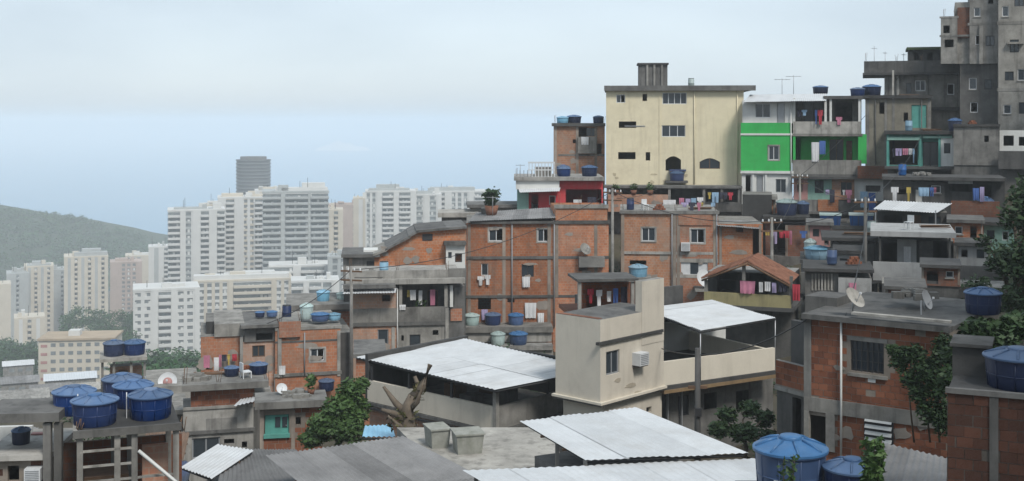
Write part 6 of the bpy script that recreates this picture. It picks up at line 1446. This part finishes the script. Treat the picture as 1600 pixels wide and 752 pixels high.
# more washing
GM = ('shirt', 'towel', 'trousers')
for nm, x0, x1, y0, y1, v, ph, sd in (('brick_house', 1064, 1118, 316, 330, 1.0, 'brick house roof line', 1), ('tank_terrace', 1196, 1262, 360, 378, -.7, 'line under the tank terrace', 2), ('terrace_row', 1392, 1472, 292, 310, -.6, 'line along the shadowy row', 3), ('two_part_brick_house', 342, 374, 556, 572, .1, 'line on the outer brick wall', 4), ('teal_house', 1394, 1432, 232, 250, -.3, 'line in the teal house front', 5), ('covered_terrace', 1106, 1152, 300, 316, -.3, 'line under the cream building end', 6), ('green_house', 1246, 1286, 172, 190, -.3, 'upper balcony line of the green house', 7), ('balcony_house', 636, 650, 455, 474, .3, 'line inside the dark balcony', 8), ('patched_house', 1290, 1334, 296, 312, -1.0, 'line on the patched fronts', 9)):
    h = HB[nm]; rg = random.Random(sd); x = x0; used = set(); k = 0
    cols_ = ['c_white', 'c_pink', 'c_blue', 'c_lilac', 'c_red', 'c_yellow', 'c_dark', 'c_sky']; rg.shuffle(cols_)
    beamline(h.root, 'washing_line', [h.W(h.u(x0 - 2, v), v, h.F(x0, y0, v)[1]), h.W(h.u(x1 + 2, v), v, h.F(x0, y0, v)[1])], .008, 'dark')
    while x < x1 - 4 and k < 5:
        w = rg.choice((4, 6, 7, 11, 15)) * rg.uniform(.8, 1.2) * 90 / h.Y; c = cols_[k]; gmt = rg.choice(GM)
        cloth(h, x, min(x + w, x1), y0, y0 + (y1 - y0) * rg.uniform(.4, 1.25), v, c, {'c_white': 'white', 'c_pink': 'pink', 'c_blue': 'dark blue', 'c_lilac': 'lilac', 'c_red': 'red', 'c_yellow': 'ochre', 'c_dark': 'black', 'c_sky': 'pale blue'}[c] + ' ' + gmt + ' drying on the ' + ph, shape=gmt)
        x += w + rg.choice((.5, 1, 3, 12)); k += 1


# ------------------------------------------------------------------ the hillside under everything, and the air
for h in HOUSES:        # stilts and footings: every house reaches down to the slope
    bb = [c for c in h.root.children if c.type == 'MESH' and c.name.split('.')[0] in ('wall', 'plinth_wall', 'wing', 'lower_wall', 'deck', 'back_wall')]
    if not bb: bb = [c for c in h.root.children if c.type == 'MESH']
    co = np.array([v.co for c in bb for v in c.data.vertices]); lo, hi = co.min(0), co.max(0)
    if lo[2] > -3.5: MB().box(lo[0] + .06, hi[0] - .06, lo[1] + .08, hi[1] - .08, -5.0, lo[2] + .25).build('footing', 'concrete_d', h.root)
    for q in (lo[1], hi[1]):
        w = h.W((lo[0] + hi[0]) / 2, q, 0); GROUND_PTS.append((w.x, w.y, h.Z - 2.4))
GV = []
def ground():
    A = np.array(GROUND_PTS)
    def trend(x, y):
        zl = np.interp(y, [-40, 0, 33, 60, 90, 130, 200, 330, 430, 520, 650, 900, 1000, 1080, 1150], [143, 141, 137.5, 132, 125, 111, 88, 58, 40, 26, 13, 6, 4, 0, -6])
        up = np.interp(y, [0, 25, 60, 110, 180, 300, 450], [0.12, 0.22, 0.36, 0.42, 0.40, 0.25, 0])
        return zl + up * max(0.0, min(x, 130) + 6)
    res = np.array([z - trend(x, y) for x, y, z in A])
    xs = np.concatenate([np.linspace(-900, -130, 24), np.linspace(-120, 100, 150), np.linspace(110, 800, 20)])
    ys = np.concatenate([np.linspace(-40, 160, 135), np.linspace(170, 700, 40), np.linspace(730, 1150, 14)])
    vs = []
    for y in ys:
        for x in xs:
            w = np.exp(-((A[:, 0] - x) ** 2 + (A[:, 1] - y) ** 2) / 50.0)
            z = float(trend(x, y) + (w * res).sum() / (w.sum() + 0.08)) + fbm(x, y, 4, 0.08) * 0.25
            vs.append((x, y, z))
            if 22 < y < 128 and -0.46 * y - 6 < x < 0.46 * y + 6: GV.append((x, y, z))
    nx, ny = len(xs), len(ys)
    mb = MB(); mb.add(vs, [(j * nx + i, j * nx + i + 1, (j + 1) * nx + i + 1, (j + 1) * nx + i) for j in range(ny - 1) for i in range(nx - 1)], 0, True)
    o = structure(mb.build('ground', 'soil')); o['label'] = 'scrubby hillside falling to the beach plain'
ground()
rg = np.random.default_rng(19); bl = []
for i in rg.permutation(len(GV))[:900]:
    x, y, z = GV[i]; r = rg.uniform(.35, 1.0) * (1.3 if x > 0.3 * y else 1); bl.append(((x, y, z + r * .3), (r, r, r * .7)))
v, f = leaf_cloud(bl, 30000, .17, 77)
w = link('undergrowth', cloud_mesh('undergrowth', v, f, 'leaf_d')); w['kind'] = 'stuff'; w['label'] = 'dark scrub growing in the gaps between the houses'; w['category'] = 'undergrowth'
def haze():
    o = MB().box(-27000, 27000, -60, 45000, -9, 178).build('haze', None or surf('tmp', (1, 1, 1)))
    m = bpy.data.materials.new('haze_air'); m.use_nodes = True; n, l = m.node_tree.nodes, m.node_tree.links
    n.remove(n['Principled BSDF']); v = n.new('ShaderNodeVolumePrincipled')
    v.inputs['Color'].default_value = (0.885, 0.953, 1.0, 1); v.inputs['Density'].default_value = HAZE; v.inputs['Anisotropy'].default_value = -0.25
    l.new(v.outputs[0], n['Material Output'].inputs['Volume'])
    o.data.materials[0] = m; o['kind'] = 'stuff'; o['label'] = 'pale blue haze over the sea and city'; o['category'] = 'haze'
HAZE = 0.00037
haze()
